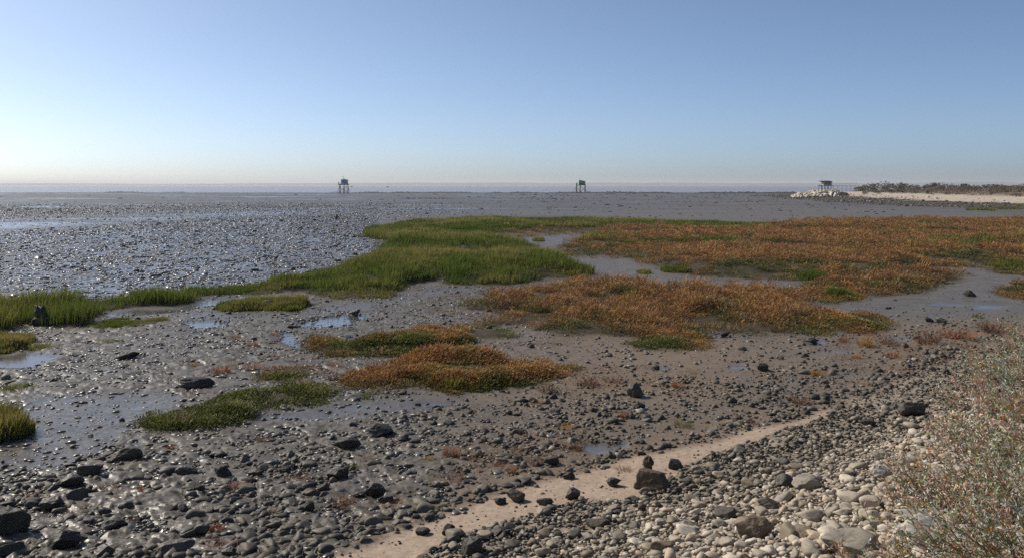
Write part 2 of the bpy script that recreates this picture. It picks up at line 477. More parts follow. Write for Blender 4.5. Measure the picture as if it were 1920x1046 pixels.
def build_ground():
    rr = [0.4]
    while rr[-1] < 10500:
        r = rr[-1]
        if r < 4: s = 0.10
        elif r < 125: s = max(0.022, 0.0030 * r)
        elif r < 600: s = 0.010 * r
        else: s = 0.12 * r
        rr.append(r + s)
    rr = np.array(rr)
    a_in = np.arange(-33.5, 33.5001, 0.068)
    a_out = np.arange(34.5, 85, 1.0)
    aa = np.radians(np.concatenate([-a_out[::-1], a_in, a_out]))
    Rr, Aa = np.meshgrid(rr, aa, indexing='ij')
    x = (Rr * np.sin(Aa)).ravel(); y = (Rr * np.cos(Aa)).ravel()
    r = Rr.ravel()
    px, py = chart_at(x, y)
    sand = sample(M_SAND, px, py); cob = sample(M_COB, px, py)
    sd_ = shore_d(x, y)
    cob = np.where(sd_ > 1.6, 1, cob); sand = np.where(sd_ > 2.5, 0, sand)
    grn = sample(M_GREEN, px, py); ora = sample(M_ORALL, px, py)
    veg = np.maximum(np.maximum(grn, ora), sample(M_BANK, px, py))
    pool = sample(M_POOL, px, py); slick = sample(M_SLICK, px, py)
    glit = sample(M_GLIT, px, py); band = sample(M_BAND, px, py)
    side = sstep(620, 1250, px)
    brown = np.clip(side * sstep(560, 640, py) * (0.80 + 0.9 * fbm(x * 0.22, y * 0.22, 3)) + sstep(1.5, 0.2, -sd_) * sstep(300, 900, px) * 0.9, 0, 1)
    brown = np.maximum(brown, sstep(900, 1300, px) * sstep(600, 500, py) * 0.25)
    # rough, lumpy mud; smoother to the right, in slicks and pools
    n_big = fbm(x * 0.5, y * 0.42, 3)
    wx = x + 0.25 * fbm(x * 1.1, y * 1.1, 2); wy = y + 0.25 * fbm(x * 1.1 + 9, y * 1.1 + 4, 2)
    ca, sa = math.cos(math.radians(28)), math.sin(math.radians(28))
    ux = wx * ca - wy * sa; uy = wx * sa + wy * ca
    l1 = np.abs(perlin(ux * 1.35, uy * 2.5)); l2 = np.abs(perlin(ux * 3.1 + 5, uy * 5.2 + 8)); l3 = fbm(wx * 9, wy * 12, 2)
    lumps = (0.42 - l1) * 1.0 + (0.40 - l2) * 0.62 + l3 * 0.24
    ga = np.abs(perlin(wx * 1.25 + 3, wy * 0.62 + 2)); gb = perlin(wx * 2.9, wy * 1.2)
    glumps = (0.4 - ga) * 0.9 + gb * 0.45 + perlin(wx * 6.0, wy * 2.6) * 0.28
    amp = 0.075 * (1 - 0.72 * side) * (0.55 + 0.75 * np.clip(n_big + 0.35, 0, 1.2))
    near = sstep(860, 960, py) * (1 - side * 0.6)
    amp = amp * (1 + 0.5 * near)
    amp = amp * (1 - 0.75 * slick) * (1 - 0.96 * pool)
    sand = np.clip(sand * 1.3 - 0.25 + 0.3 * fbm(x * 1.7, y * 1.7, 4), 0, 1) * sstep(0.02, 0.2, sand)
    dry = np.maximum(sand, cob)
    fade = sstep(190, 90, r)
    micro = (amp * lumps * (1 - glit) + glit * 0.07 * glumps * (1 - 0.7 * band)) * (1 - dry) * fade
    micro += sand * (1 - cob) * (0.018 * fbm(x * 1.5, y * 1.5, 3) + 0.006 * fbm(x * 9, y * 9, 2))
    micro += cob * 0.05 * fbm(x * 1.6, y * 1.6, 3)
    micro -= 0.03 * pool * (1 - dry)
    # a fine trickle pattern of standing water between the lumps
    lo = lumps - 0.25 * n_big
    film = sstep(-0.02, -0.22, lo) * (1 - side) * (1 - dry) * (1 - veg) * sstep(140, 60, r) * 0.42
    wet = np.clip(np.maximum(pool, 0.42 * slick * (1 - 0.85 * side)) + film, 0, 1)
    wet = np.maximum(wet, band * sstep(-0.5, 0.1, fbm(x * 0.05, y * 0.12, 3)) * 0.9)
    # far flats: long drawn-out films of water
    st = fbm(x * 0.018, y * 0.075, 4) + 0.5 * fbm(x * 0.1, y * 0.4, 3)
    farw = sstep(0.16, 0.42, st) * sstep(95, 140, r) * (0.85 - 0.55 * sstep(700, 1300, px))
    wet = np.maximum(wet, farw)
    wet = np.maximum(wet, glit * np.clip(0.50 + 0.55 * fbm(x * 0.09, y * 0.05, 3) + 0.35 * fbm(x * 0.5, y * 0.3, 2), 0.15, 0.85))
    wet = wet * (1 - veg)
    zz = form(x, y) + micro
    far = sstep(90, 200, r)
    zz = zz * (1 - sstep(150, 400, r)) if False else zz
    n0, n1 = len(rr), len(aa)
    idx = np.arange(n0 * n1).reshape(n0, n1)
    Fq = np.stack([idx[:-1, :-1], idx[:-1, 1:], idx[1:, 1:], idx[1:, :-1]], -1).reshape(-1, 4)[:, ::-1]
    one = np.ones_like(sand)
    me = mk_mesh('ground', np.stack([x, y, zz], 1), Fq, mat=MAT_GROUND, smooth=True,
                 extra=[('zone', np.stack([sand, wet, cob, one], 1)), ('zone2', np.stack([veg, brown, far, one], 1))])
    return link('ground', me, kind='structure')
build_ground()

# ------------------------------------------------------------------ sea
def sea_material():
    N = Nodes('sea_water')
    geo = N.n('ShaderNodeNewGeometry')
    P = geo.outputs['Position']
    n1 = N.noise(P, 0.02, 4, 0.6)
    c = N.mix(N.ramp(n1.outputs['Fac'], (0.3, 0.7, 0, 1)), (0.22, 0.175, 0.145), (0.28, 0.225, 0.19))
    nrm = N.jitter_normal(P, [(0.9, 0.8), (3.0, 0.6)])
    return N.done(N.bsdf(base=c, rough=0.25, spec=0.5, normal=nrm).outputs[0])

def build_sea():
    xs = np.linspace(-1500, 1500, 301)
    near = 455 + 14 * fbm(xs * 0.006, xs * 0 + 3.0, 4) + np.where(xs < -60, -0.02 * (xs + 60), 0) + 20 * sstep(0, 260, xs)
    near2 = np.where(np.abs(xs) > 400, near, near)
    rows = [np.stack([xs, near2, np.full_like(xs, 0.05)], 1)]
    for d in (470, 900, 1600, 3000, 6000, 11500):
        k = 1 if d < 900 else d / 900
        yy = np.maximum(near2 + 5, d) if d < 600 else np.full_like(xs, float(d))
        rows.append(np.stack([np.clip(xs * k, -12500, 12500) + xs * 0.01, yy, np.full_like(xs, 0.05)], 1))
    V = np.concatenate(rows); n = len(xs)
    idx = np.arange(len(V)).reshape(len(rows), n)
    Fq = np.stack([idx[:-1, :-1], idx[:-1, 1:], idx[1:, 1:], idx[1:, :-1]], -1).reshape(-1, 4)
    return link('sea', mk_mesh('sea', V, Fq, mat=sea_material(), smooth=True), kind='structure')
build_sea()

# ------------------------------------------------------------------ far shore across the water
def build_hills():
    N = Nodes('far_shore')
    geo = N.n('ShaderNodeNewGeometry')
    nz = N.noise(geo.outputs['Position'], 0.01, 4, 0.6)
    c = N.mix(nz.outputs['Fac'], (0.035, 0.05, 0.03), (0.11, 0.11, 0.08))
    mat = N.done(N.bsdf(base=c, rough=0.9, spec=0.1).outputs[0])
    xs = np.linspace(-7500, 7500, 1501)
    h = 22 + 16 * fbm(xs * 0.0007, xs * 0 + 5, 3) + 4 * fbm(xs * 0.006, xs * 0 + 1, 3)
    h = np.maximum(h, 12) * (0.62 + 0.38 * sstep(-3500, -600, xs))
    y0 = 7600 + 250 * fbm(xs * 0.0008, xs * 0 + 9, 3)
    prof = [(0, 0.0), (15, 0.55), (90, 0.85), (250, 1.0), (600, 0.9), (900, 0.0)]
    V = np.concatenate([np.stack([xs * (1 + 0.05 * k), y0 + dy, h * s + (0.06 if s == 0 else 0)], 1) for k, (dy, s) in enumerate(prof)])
    n = len(xs); idx = np.arange(len(V)).reshape(len(prof), n)
    Fq = np.stack([idx[:-1, :-1], idx[:-1, 1:], idx[1:, 1:], idx[1:, :-1]], -1).reshape(-1, 4)
    return link('hills', mk_mesh('hills', V, Fq, mat=mat), kind='structure')
build_hills()

# ------------------------------------------------------------------ haze
def build_haze():
    N = Nodes('haze_air')
    v = N.n('ShaderNodeVolumePrincipled')
    v.inputs['Color'].default_value = (0.95, 0.95, 0.96, 1)
    v.inputs['Density'].default_value = HAZE
    v.inputs['Anisotropy'].default_value = 0.25
    N.l(v.outputs[0], N.out.inputs['Volume'])
    x0, x1, y0, y1, z0, z1 = -12800, 12800, -400, 12200, -2.0, 40.0
    V = np.array([[x, y, z] for x in (x0, x1) for y in (y0, y1) for z in (z0, z1)], float)
    Fq = np.array([[0, 1, 3, 2], [4, 6, 7, 5], [0, 4, 5, 1], [2, 3, 7, 6], [0, 2, 6, 4], [1, 5, 7, 3]])
    return link('haze', mk_mesh('haze', V, Fq, mat=N.m), kind='stuff')
HAZE = 1.8e-4
build_haze()
# ------------------------------------------------------------------ plants
def leaf_material(name, transl=0.35, rough=0.5, spec=0.3):
    N = Nodes(name)
    a = N.attr('Col')
    geo = N.n('ShaderNodeNewGeometry')
    nz = N.noise(geo.outputs['Position'], 3.0, 3, 0.6)
    hs = N.n('ShaderNodeHueSaturation')
    N.l(a.outputs['Color'], hs.inputs['Color'])
    N.l(N.ramp(nz.outputs['Fac'], (0.3, 0.7, 0.8, 1.2)), hs.inputs['Value'])
    b = N.bsdf(base=hs.outputs[0], rough=rough, spec=spec)
    t = N.n('ShaderNodeBsdfTranslucent'); N.l(hs.outputs[0], t.inputs['Color'])
    m = N.n('ShaderNodeMixShader'); m.inputs[0].default_value = transl
    N.l(b.outputs[0], m.inputs[1]); N.l(t.outputs[0], m.inputs[2])
    return N.done(m.outputs[0])

MAT_GRASS = leaf_material('grass_blades', 0.35, 0.5, 0.2)
MAT_SCRUB = leaf_material('scrub_leaves', 0.30, 0.6, 0.2)
MAT_BUSH = leaf_material('bush_leaves', 0.25, 0.5, 0.3)

def blades(base, tip, bend, width, face, c0, c1, c2):
    """thin tapering blades from base to tip; bend = offset of the middle; returns V, [quads, tris], C"""
    n = len(base)
    mid = (base + tip) / 2 + bend
    side = np.stack([np.cos(face), np.sin(face), np.zeros(n)], 1) * (width / 2)[:, None]
    V = np.stack([base - side * 0.7, base + side * 0.7, mid - side, mid + side, tip], 1).reshape(-1, 3)
    C = np.stack([c0, c0, c1, c1, c2], 1).reshape(-1, 3)
    i = np.arange(n)[:, None] * 5
    q = i + np.array([[0, 1, 3, 2]]); t = i + np.array([[2, 3, 4]])
    return V, [q, t], C

def join(parts):
    V = []; Q = []; T = []; C = []; o = 0
    for v, (q, t), c in parts:
        V.append(v); Q.append(q + o); T.append(t + o); C.append(c); o += len(v)
    return np.concatenate(V), [np.concatenate(Q), np.concatenate(T)], np.concatenate(C)

def lerp(a, b, t):
    t = np.asarray(t)[..., None]
    return a * (1 - t) + b * t

def grass_tufts(x, y, z, h, rad, K, rng, wk=1.0, tan=0.35):
    """spiky marsh grass: K blades per tuft"""
    n = len(x)
    X = np.repeat(x, K); Y = np.repeat(y, K); Z = np.repeat(z, K); H = np.repeat(h, K) * rng.uniform(0.55, 1.08, n * K)
    R = np.repeat(rad, K) * np.sqrt(rng.uniform(0, 1, n * K)); A = rng.uniform(0, 2 * PI, n * K)
    dist = np.hypot(X, Y)
    base = np.stack([X + R * np.cos(A), Y + R * np.sin(A), Z - 0.03], 1)
    lean = rng.uniform(0.05, 0.34, n * K) * H
    la = A + rng.normal(0, 0.8, n * K)
    tip = base + np.stack([lean * np.cos(la) + 0.08 * H, lean * np.sin(la), H], 1)
    bend = np.stack([-0.22 * lean * np.cos(la), -0.22 * lean * np.sin(la), 0.06 * H], 1)
    w = (0.007 + 0.00042 * dist) * wk * rng.uniform(0.7, 1.3, n * K)
    nz = fbm(X * 0.12, Y * 0.12, 3); nf = fbm(X * 0.6 + 7, Y * 0.6, 2)
    t = np.clip(tan + 1.5 * nz + 0.6 * nf + rng.normal(0, 0.22, n * K), 0, 1)
    g0 = np.array([0.030, 0.045, 0.012]); g1 = np.array([0.105, 0.145, 0.020]); y1 = np.array([0.225, 0.210, 0.042]); tn = np.array([0.42, 0.30, 0.12])
    br = rng.uniform(0.75, 1.25, n * K)[:, None]
    c1 = lerp(g1, y1, t * 0.8) * br
    c2 = lerp(lerp(g1, y1, np.minimum(t * 1.4, 1)), tn, np.clip(t * 1.5 - 0.35, 0, 1)) * br
    c0 = np.broadcast_to(g0, c1.shape) * br
    return blades(base, tip, bend, w, rng.uniform(0, PI, n * K), c0, c1, c2)

RUST = np.array([0.48, 0.232, 0.092]); ORANGE = np.array([0.56, 0.315, 0.080]); GOLD = np.array([0.52, 0.31, 0.06])
BROWN = np.array([0.26, 0.14, 0.08]); OLIVE = np.array([0.165, 0.170, 0.040]); DARKG = np.array([0.050, 0.068, 0.018]); WINE = np.array([0.20, 0.05, 0.03])

def scrub_plants(x, y, z, h, rad, K, rng, green, wk=1.0, skirt=0.5):
    """low bushy sea-blite: K feathery twigs per plant in a dome; green = 0..1 per plant"""
    n = len(x); m = n * K
    X = np.repeat(x, K); Y = np.repeat(y, K); Z = np.repeat(z, K); H = np.repeat(h, K); Rd = np.repeat(rad, K); G = np.repeat(green, K)
    dist = np.hypot(X, Y)
    A = rng.uniform(0, 2 * PI, m); q = np.sqrt(rng.uniform(0, 1, m))
    lev = rng.uniform(0, 1, m)
    dome = np.sqrt(np.clip(1 - (q * 0.92) ** 2, 0, 1))
    base = np.stack([X + Rd * q * np.cos(A), Y + Rd * q * np.sin(A), Z + H * dome * lev * 0.80 - 0.02], 1)
    L = H * rng.uniform(0.18, 0.42, m)
    el = np.radians(rng.uniform(25, 85, m)) * (1 - 0.45 * q)
    a2 = A + rng.normal(0, 0.9, m)
    d = np.stack([np.cos(el) * np.cos(a2) + 0.15, np.cos(el) * np.sin(a2), np.sin(el)], 1)
    tip = base + d * L[:, None]
    bend = np.stack([rng.normal(0, 0.06, m) * L, rng.normal(0, 0.06, m) * L, 0.1 * L], 1)
    w = (0.009 + 0.00036 * dist) * wk * rng.uniform(0.6, 1.5, m)
    pick = rng.uniform(0, 1, n)
    hue = np.where((pick < 0.62)[:, None], RUST, np.where((pick < 0.84)[:, None], ORANGE, np.where((pick < 0.9)[:, None], GOLD, np.where((pick < 0.97)[:, None], BROWN, WINE))))
    hue = np.repeat(hue, K, 0)
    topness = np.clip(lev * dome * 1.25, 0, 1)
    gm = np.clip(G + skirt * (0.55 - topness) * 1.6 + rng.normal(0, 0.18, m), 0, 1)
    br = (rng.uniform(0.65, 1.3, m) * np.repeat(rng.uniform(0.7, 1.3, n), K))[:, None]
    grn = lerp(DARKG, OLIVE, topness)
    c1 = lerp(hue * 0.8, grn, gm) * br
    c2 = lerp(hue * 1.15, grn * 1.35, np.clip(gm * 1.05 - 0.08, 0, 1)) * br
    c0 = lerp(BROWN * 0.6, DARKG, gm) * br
    return blades(base, tip, bend, w, rng.uniform(0, PI, m), c0, c1, c2)

def scatter(rng, n, r0, r1, p=1.0, amax=36.5):
    """n points in the sector, density falling with distance as r^-p"""
    u = rng.uniform(0, 1, n)
    e = 2 - p
    r = (r0 ** e + u * (r1 ** e - r0 ** e)) ** (1 / e)
    a = np.radians(rng.uniform(-amax, amax, n))
    return r * np.sin(a), r * np.cos(a)

def edge_in(mask, px, py, th=0.5):
    return sample(mask, px, py) > th

# ---- the marsh grass
rng = np.random.default_rng(11)
x, y = scatter(rng, 120000, 20, 118, 1.15)
px, py = chart_at(x, y)
g = edge_in(M_GREEN, px, py) & ~(edge_in(blur(raster(GREEN_B + GREEN_T + GREEN_L + GREEN_C), 1, 0), px, py))
mixo = edge_in(M_OR, px, py) & (fbm(x * 0.09 + 3, y * 0.09, 3) > 0.30 - 0.25 * sstep(436, 418, py)) & (py < 520)
k = g | (mixo & (rng.uniform(0, 1, len(x)) < 0.6))
k &= (fbm(x * 0.22 + 60, y * 0.16, 3) + 0.5 * fbm(x * 0.9, y * 0.7, 2)) > -0.42
x, y = x[k], y[k]; z = form(x, y)
face = np.clip((step_field(x, y + 1.6) - step_field(x, y - 0.6)) * 1.6, -0.4, 1)
h = np.clip(0.40 + 0.5 * fbm(x * 0.16, y * 0.13, 3) + 0.26 * (0.5 - 2 * np.abs(perlin(x * 0.4 + 2, y * 0.3))) + 0.2 * fbm(x * 0.9, y * 0.9, 2), 0.12, 0.92) * (1 - 0.35 * sstep(70, 110, np.hypot(x, y)))
v, f, c = grass_tufts(x, y, z, h, np.full(len(x), 0.22) * (1 + np.hypot(x, y) / 90), 13, rng)
print('grass tufts', len(x))
link('marsh_grass', mk_mesh('marsh_grass', v, f, c, MAT_GRASS), kind='stuff',
     label='green marsh grass with tan tips along the mud flat', category='grass')

# ---- the rust coloured scrub
def add_scrub(name, mask, n, r0, r1, seed, hh=0.30, gbias=0.0, K=34, label=None, **props):
    rng = np.random.default_rng(seed)
    x, y = scatter(rng, n, r0, r1, 1.0)
    px, py = chart_at(x, y)
    soft = blur(mask, 12, 4)
    k = (sample(soft, px, py) + 0.75 * fbm(x * 1.1 + 5, y * 1.1, 3)) > 0.46
    k &= sample(soft, px, py) > 0.08
    stray = (sample(soft, px, py) > 0.10) & (sample(soft, px, py) < 0.6) & (rng.uniform(0, 1, len(x)) < 0.13)
    k |= stray
    nz = fbm(x * 0.16 + 40, y * 0.16, 3)
    k &= (nz + 0.55 * fbm(x * 0.55, y * 0.4, 3)) > -0.36
    x, y, px, py, nz = x[k], y[k], px[k], py[k], nz[k]
    if len(x) == 0:
        return None
    z = form(x, y)
    n2 = fbm(x * 0.30 + 11, y * 0.30 + 3, 3)
    # towards the open mud the plants are lower and green: the chart margin a little seaward of each plant
    front = 1 - sample(mask, px, py + 9 + 260 / np.maximum(np.hypot(x, y), 8))
    face = np.clip((step_field(x, y + 1.6) - step_field(x, y - 0.6)) * 1.6, -0.4, 1) * sstep(24, 45, np.hypot(x, y))
    green = np.clip(0.12 + 1.0 * face + 1.3 * n2 + 1.25 * fbm(x * 0.7 + 2, y * 0.5 + 8, 3) + 0.5 * front + gbias + rng.normal(0, 0.15, len(x)), 0, 1.8)
    hh = hh * (1 - 0.25 * face)
    bump = 1 - 2.4 * np.abs(perlin(x * 0.62 + 3, y * 0.5 + 1)); b2 = 1 - 2.2 * np.abs(perlin(x * 1.5 + 7, y * 1.25))
    h = np.clip(hh * (0.60 + 0.7 * n2 + 0.75 * bump + 0.35 * b2), 0.05, 0.72) * (1 - 0.3 * front)
    kk = h > 0.075
    x, y, z, h, green, bump = x[kk], y[kk], z[kk], h[kk], np.clip(green - 0.38 * bump, 0, 1.7)[kk], bump[kk]
    r = np.hypot(x, y)
    v, f, c = scrub_plants(x, y, z, h, 0.24 * (1 + r / 110) * rng.uniform(0.7, 1.3, len(x)), K, rng, green)
    print(name, len(x))
    return link(name, mk_mesh(name, v, f, c, MAT_SCRUB), label=label, **props)

add_scrub('rust_scrub', M_OR, 60000, 19, 120, 21, 0.34, 0.02, 60, 'low rust and olive sea blite scrub spreading over the salt marsh', kind='stuff', category='scrub')
G_ISL = 'small islands of scrub on the mud'
ISL_LABEL = {
    'strip': ('olive and brown scrub strip on the bare mud, right of the big rust patch', 0.24, 0.25),
    'small': ('small flat green and rust scrub patch on brown mud beside a puddle', 0.2, 0.6),
    'mid': ('long scrub mound with rust crest and dark green front, left of the middle', 0.32, 0.22),
    'midb': ('little dark green scrub cushion right behind the long rust crested mound', 0.2, 0.8),
    'low': ('broad orange and green scrub mound, nearest big patch to the rocky shore', 0.3, 0.15),
    'darka': ('dark green scrub patch on grey mud, between the rocks and the orange mound', 0.26, 1.2),
    'darkb': ('dark green scrub cushion at the edge of the wet slick, lower left', 0.28, 1.25),
    'tiny': ('tiny bright green scrub cushion on grey mud above the dark patches', 0.16, 0.9),
    'edge': ('rust scrub patch alone on the smooth mud at the right edge', 0.26, 0.1),
    'edgeb': ('brown scrub patch just below the large marsh at the right edge', 0.22, 0.3),
    'spit': ('green tipped scrub spit reaching into the smooth mud channel', 0.28, 0.3),
}
for i, (k_, (lab, hh, gb)) in enumerate(ISL_LABEL.items()):
    P = np.array(OR_ISL[k_], float)
    gx, gy, _ = ground_at(P[:, 0], P[:, 1])
    rr_ = np.hypot(gx, gy)
    add_scrub('scrub_patch', M_ISL[k_], 80000 if rr_.max() < 30 else 50000, max(rr_.min() - 2, 5), rr_.max() + 2, 100 + i, hh * 0.78, gb, 62, lab, category='scrub patch', group=G_ISL)

# ---- separate grass clumps
def grass_patch(poly_list, n, label, h0, seed, tan=0.3, group='grass clumps standing apart'):
    rng = np.random.default_rng(seed)
    m = blur(raster(poly_list), 1, 0)
    P = np.concatenate([np.array(p, float) for p in poly_list])
    gx, gy, _ = ground_at(P[:, 0], P[:, 1]); rr_ = np.hypot(gx, gy)
    x, y = scatter(rng, n, max(rr_.min() - 1, 5), rr_.max() + 1, 1.0)
    px, py = chart_at(x, y, 0.5)
    ms = blur(m, 7, 2)
    q_ = sample(ms, px, py) + 0.7 * fbm(x * 1.3, y * 1.3, 3)
    k = q_ > 0.45
    x, y, q_ = x[k], y[k], q_[k]; z = form(x, y)
    h = np.clip(h0 * (0.62 + 0.8 * fbm(x * 0.8, y * 0.8, 3)) * (0.55 + 0.45 * sstep(0.45, 0.8, q_)), 0.08, 0.8)
    v, f, c = grass_tufts(x, y, z, h, np.full(len(x), 0.16), 12, rng, 1.0, tan)
    print('patch', len(x))
    return link('grass_clump', mk_mesh('grass_clump', v, f, c, MAT_GRASS), label=label, category='grass clump', group=group)

grass_patch(GREEN_T, 60000, 'dense green grass clump at the left edge below the dark stump', 0.40, 31)
grass_patch(GREEN_B, 60000, 'long lens shaped grass clump standing alone on the grey mud', 0.42, 32)
grass_patch(GREEN_C, 60000, 'thin low strip of green grass below the wet pool', 0.22, 33, 0.1)
grass_patch(GREEN_L, 60000, 'green grass clump at the left edge beside the wet slick', 0.5, 34)

def ring(cx, cy, a, b):
    return [(cx + a * math.cos(t), cy + b * math.sin(t)) for t in np.linspace(0, 2 * PI, 16, endpoint=False)]
SINGLE = [
    (1010, 452, 8, 2.2, 0.42, 'round grass tuft alone in the farthest mud pool'),
    (958, 456, 9, 2.2, 0.4, 'grass tuft at the left rim of the farthest mud pool'),
    (1252, 509, 12, 3, 0.40, 'left one of two dark grass tufts standing in the mud channel'),
    (1280, 511, 11, 3, 0.40, 'right one of two dark grass tufts standing in the mud channel'),
    (1209, 513, 11, 3, 0.28, 'low dark grass tuft at the tip of a mud spit in the channel'),
    (1186, 562, 16, 4, 0.36, 'bright green tuft amid the rust scrub'),
    (1523, 524, 21, 4, 0.50, 'tall bright green tuft at the front of the large rust marsh'),
    (1572, 556, 30, 4, 0.42, 'green tuft with pale stalks at the front of the scrub spit'),
    (1474, 556, 16, 4, 0.36, 'bright green tuft at the right end of the middle rust scrub'),
    (1892, 501, 30, 4, 0.36, 'wide green tuft on the smooth mud at the right edge'),
    (28, 730, 24, 8, 0.16, 'low sparse green tuft on the grey mud at the left edge'),
    (684, 744, 13, 4, 0.14, 'little bright green tuft below the broad orange mound'),
    (602, 757, 12, 4, 0.12, 'tiny yellow green tuft right of the dark green patches'),
    (150, 585, 16, 4, 0.3, 'grass tuft at the right of the dark stump'),
    (210, 640, 26, 3, 0.12, 'thin olive mat of grass across the wet grey mud'),
    (70, 672 - 20, 30, 5, 0.16, 'sparse low grass right of the dense left clump'),
]
for i, (cx, cy_, a, b, h0, lab) in enumerate(SINGLE):
    gx, gy, _ = ground_at(cx, cy_); r0 = float(np.hypot(gx, gy)[0])
    rng = np.random.default_rng(300 + i)
    wpx = a / F * r0
    dep = b * r0 * r0 / (CZ * F)
    n = int(np.clip(wpx * dep * PI * 60, 10, 320))
    t = rng.uniform(0, 2 * PI, n); q = np.sqrt(rng.uniform(0, 1, n)) * np.where(rng.uniform(0, 1, n) < 0.5, 0.6, 1.0)
    x = gx + wpx * q * np.cos(t); y = gy + dep * q * np.sin(t)
    z = form(x, y)
    h = h0 * (1 - 0.45 * q) * rng.uniform(0.8, 1.15, n)
    v, f, c = grass_tufts(x, y, z, h, np.full(n, 0.14 + wpx * 0.16), 14, rng, 0.9, 0.0 if 'bright' in lab or 'dark' in lab else 0.25)
    if 'mat of' in lab or 'sparse' in lab:
        link('marsh_grass', mk_mesh('thin_grass', v, f, c, MAT_GRASS), kind='stuff', label=lab, category='grass')
        continue
    link('grass_tuft', mk_mesh('grass_tuft', v, f, c, MAT_GRASS), label=lab, category='grass tuft', group='single grass tufts on the mud')

# ---- wiry little glasswort plants on the near mud
def glasswort_mesh(seed, hue, wide=1.0):
    rng = np.random.default_rng(seed)
    parts = []
    K = 70
    A = rng.uniform(0, 2 * PI, K); q = rng.uniform(0, 1, K) ** 0.7
    base = np.stack([0.10 * q * np.cos(A), 0.10 * q * np.sin(A), np.zeros(K) - 0.01], 1) * wide
    L = rng.uniform(0.08, 0.2, K)
    el = np.radians(rng.uniform(30, 85, K)); a2 = A + rng.normal(0, 0.6, K)
    d = np.stack([np.cos(el) * np.cos(a2) * wide, np.cos(el) * np.sin(a2) * wide, np.sin(el)], 1)
    tip = base + d * L[:, None]
    br = rng.uniform(0.6, 1.25, K)[:, None]
    c = np.broadcast_to(hue, (K, 3)) * br
    parts.append(blades(base, tip, rng.normal(0, 0.012, (K, 3)), rng.uniform(0.006, 0.011, K), rng.uniform(0, PI, K), c * 0.6, c * 0.9, c * 1.2))
    # side twigs
    M = 260
    i = rng.integers(0, K, M); s = rng.uniform(0.3, 0.95, M)[:, None]
    b2 = base[i] * (1 - s) + tip[i] * s
    d2 = d[i] + rng.normal(0, 0.7, (M, 3)); d2[:, 2] = np.abs(d2[:, 2]) * 0.8 + 0.1
    d2 /= np.linalg.norm(d2, axis=1)[:, None]
    t2 = b2 + d2 * rng.uniform(0.03, 0.075, M)[:, None]
    c2 = np.broadcast_to(hue, (M, 3)) * rng.uniform(0.6, 1.4, M)[:, None]
    parts.append(blades(b2, t2, rng.normal(0, 0.004, (M, 3)), rng.uniform(0.004, 0.009, M), rng.uniform(0, PI, M), c2 * 0.8, c2, c2 * 1.2))
    v, f, c = join(parts)
    return mk_mesh('glasswort', v, f, c, MAT_SCRUB)

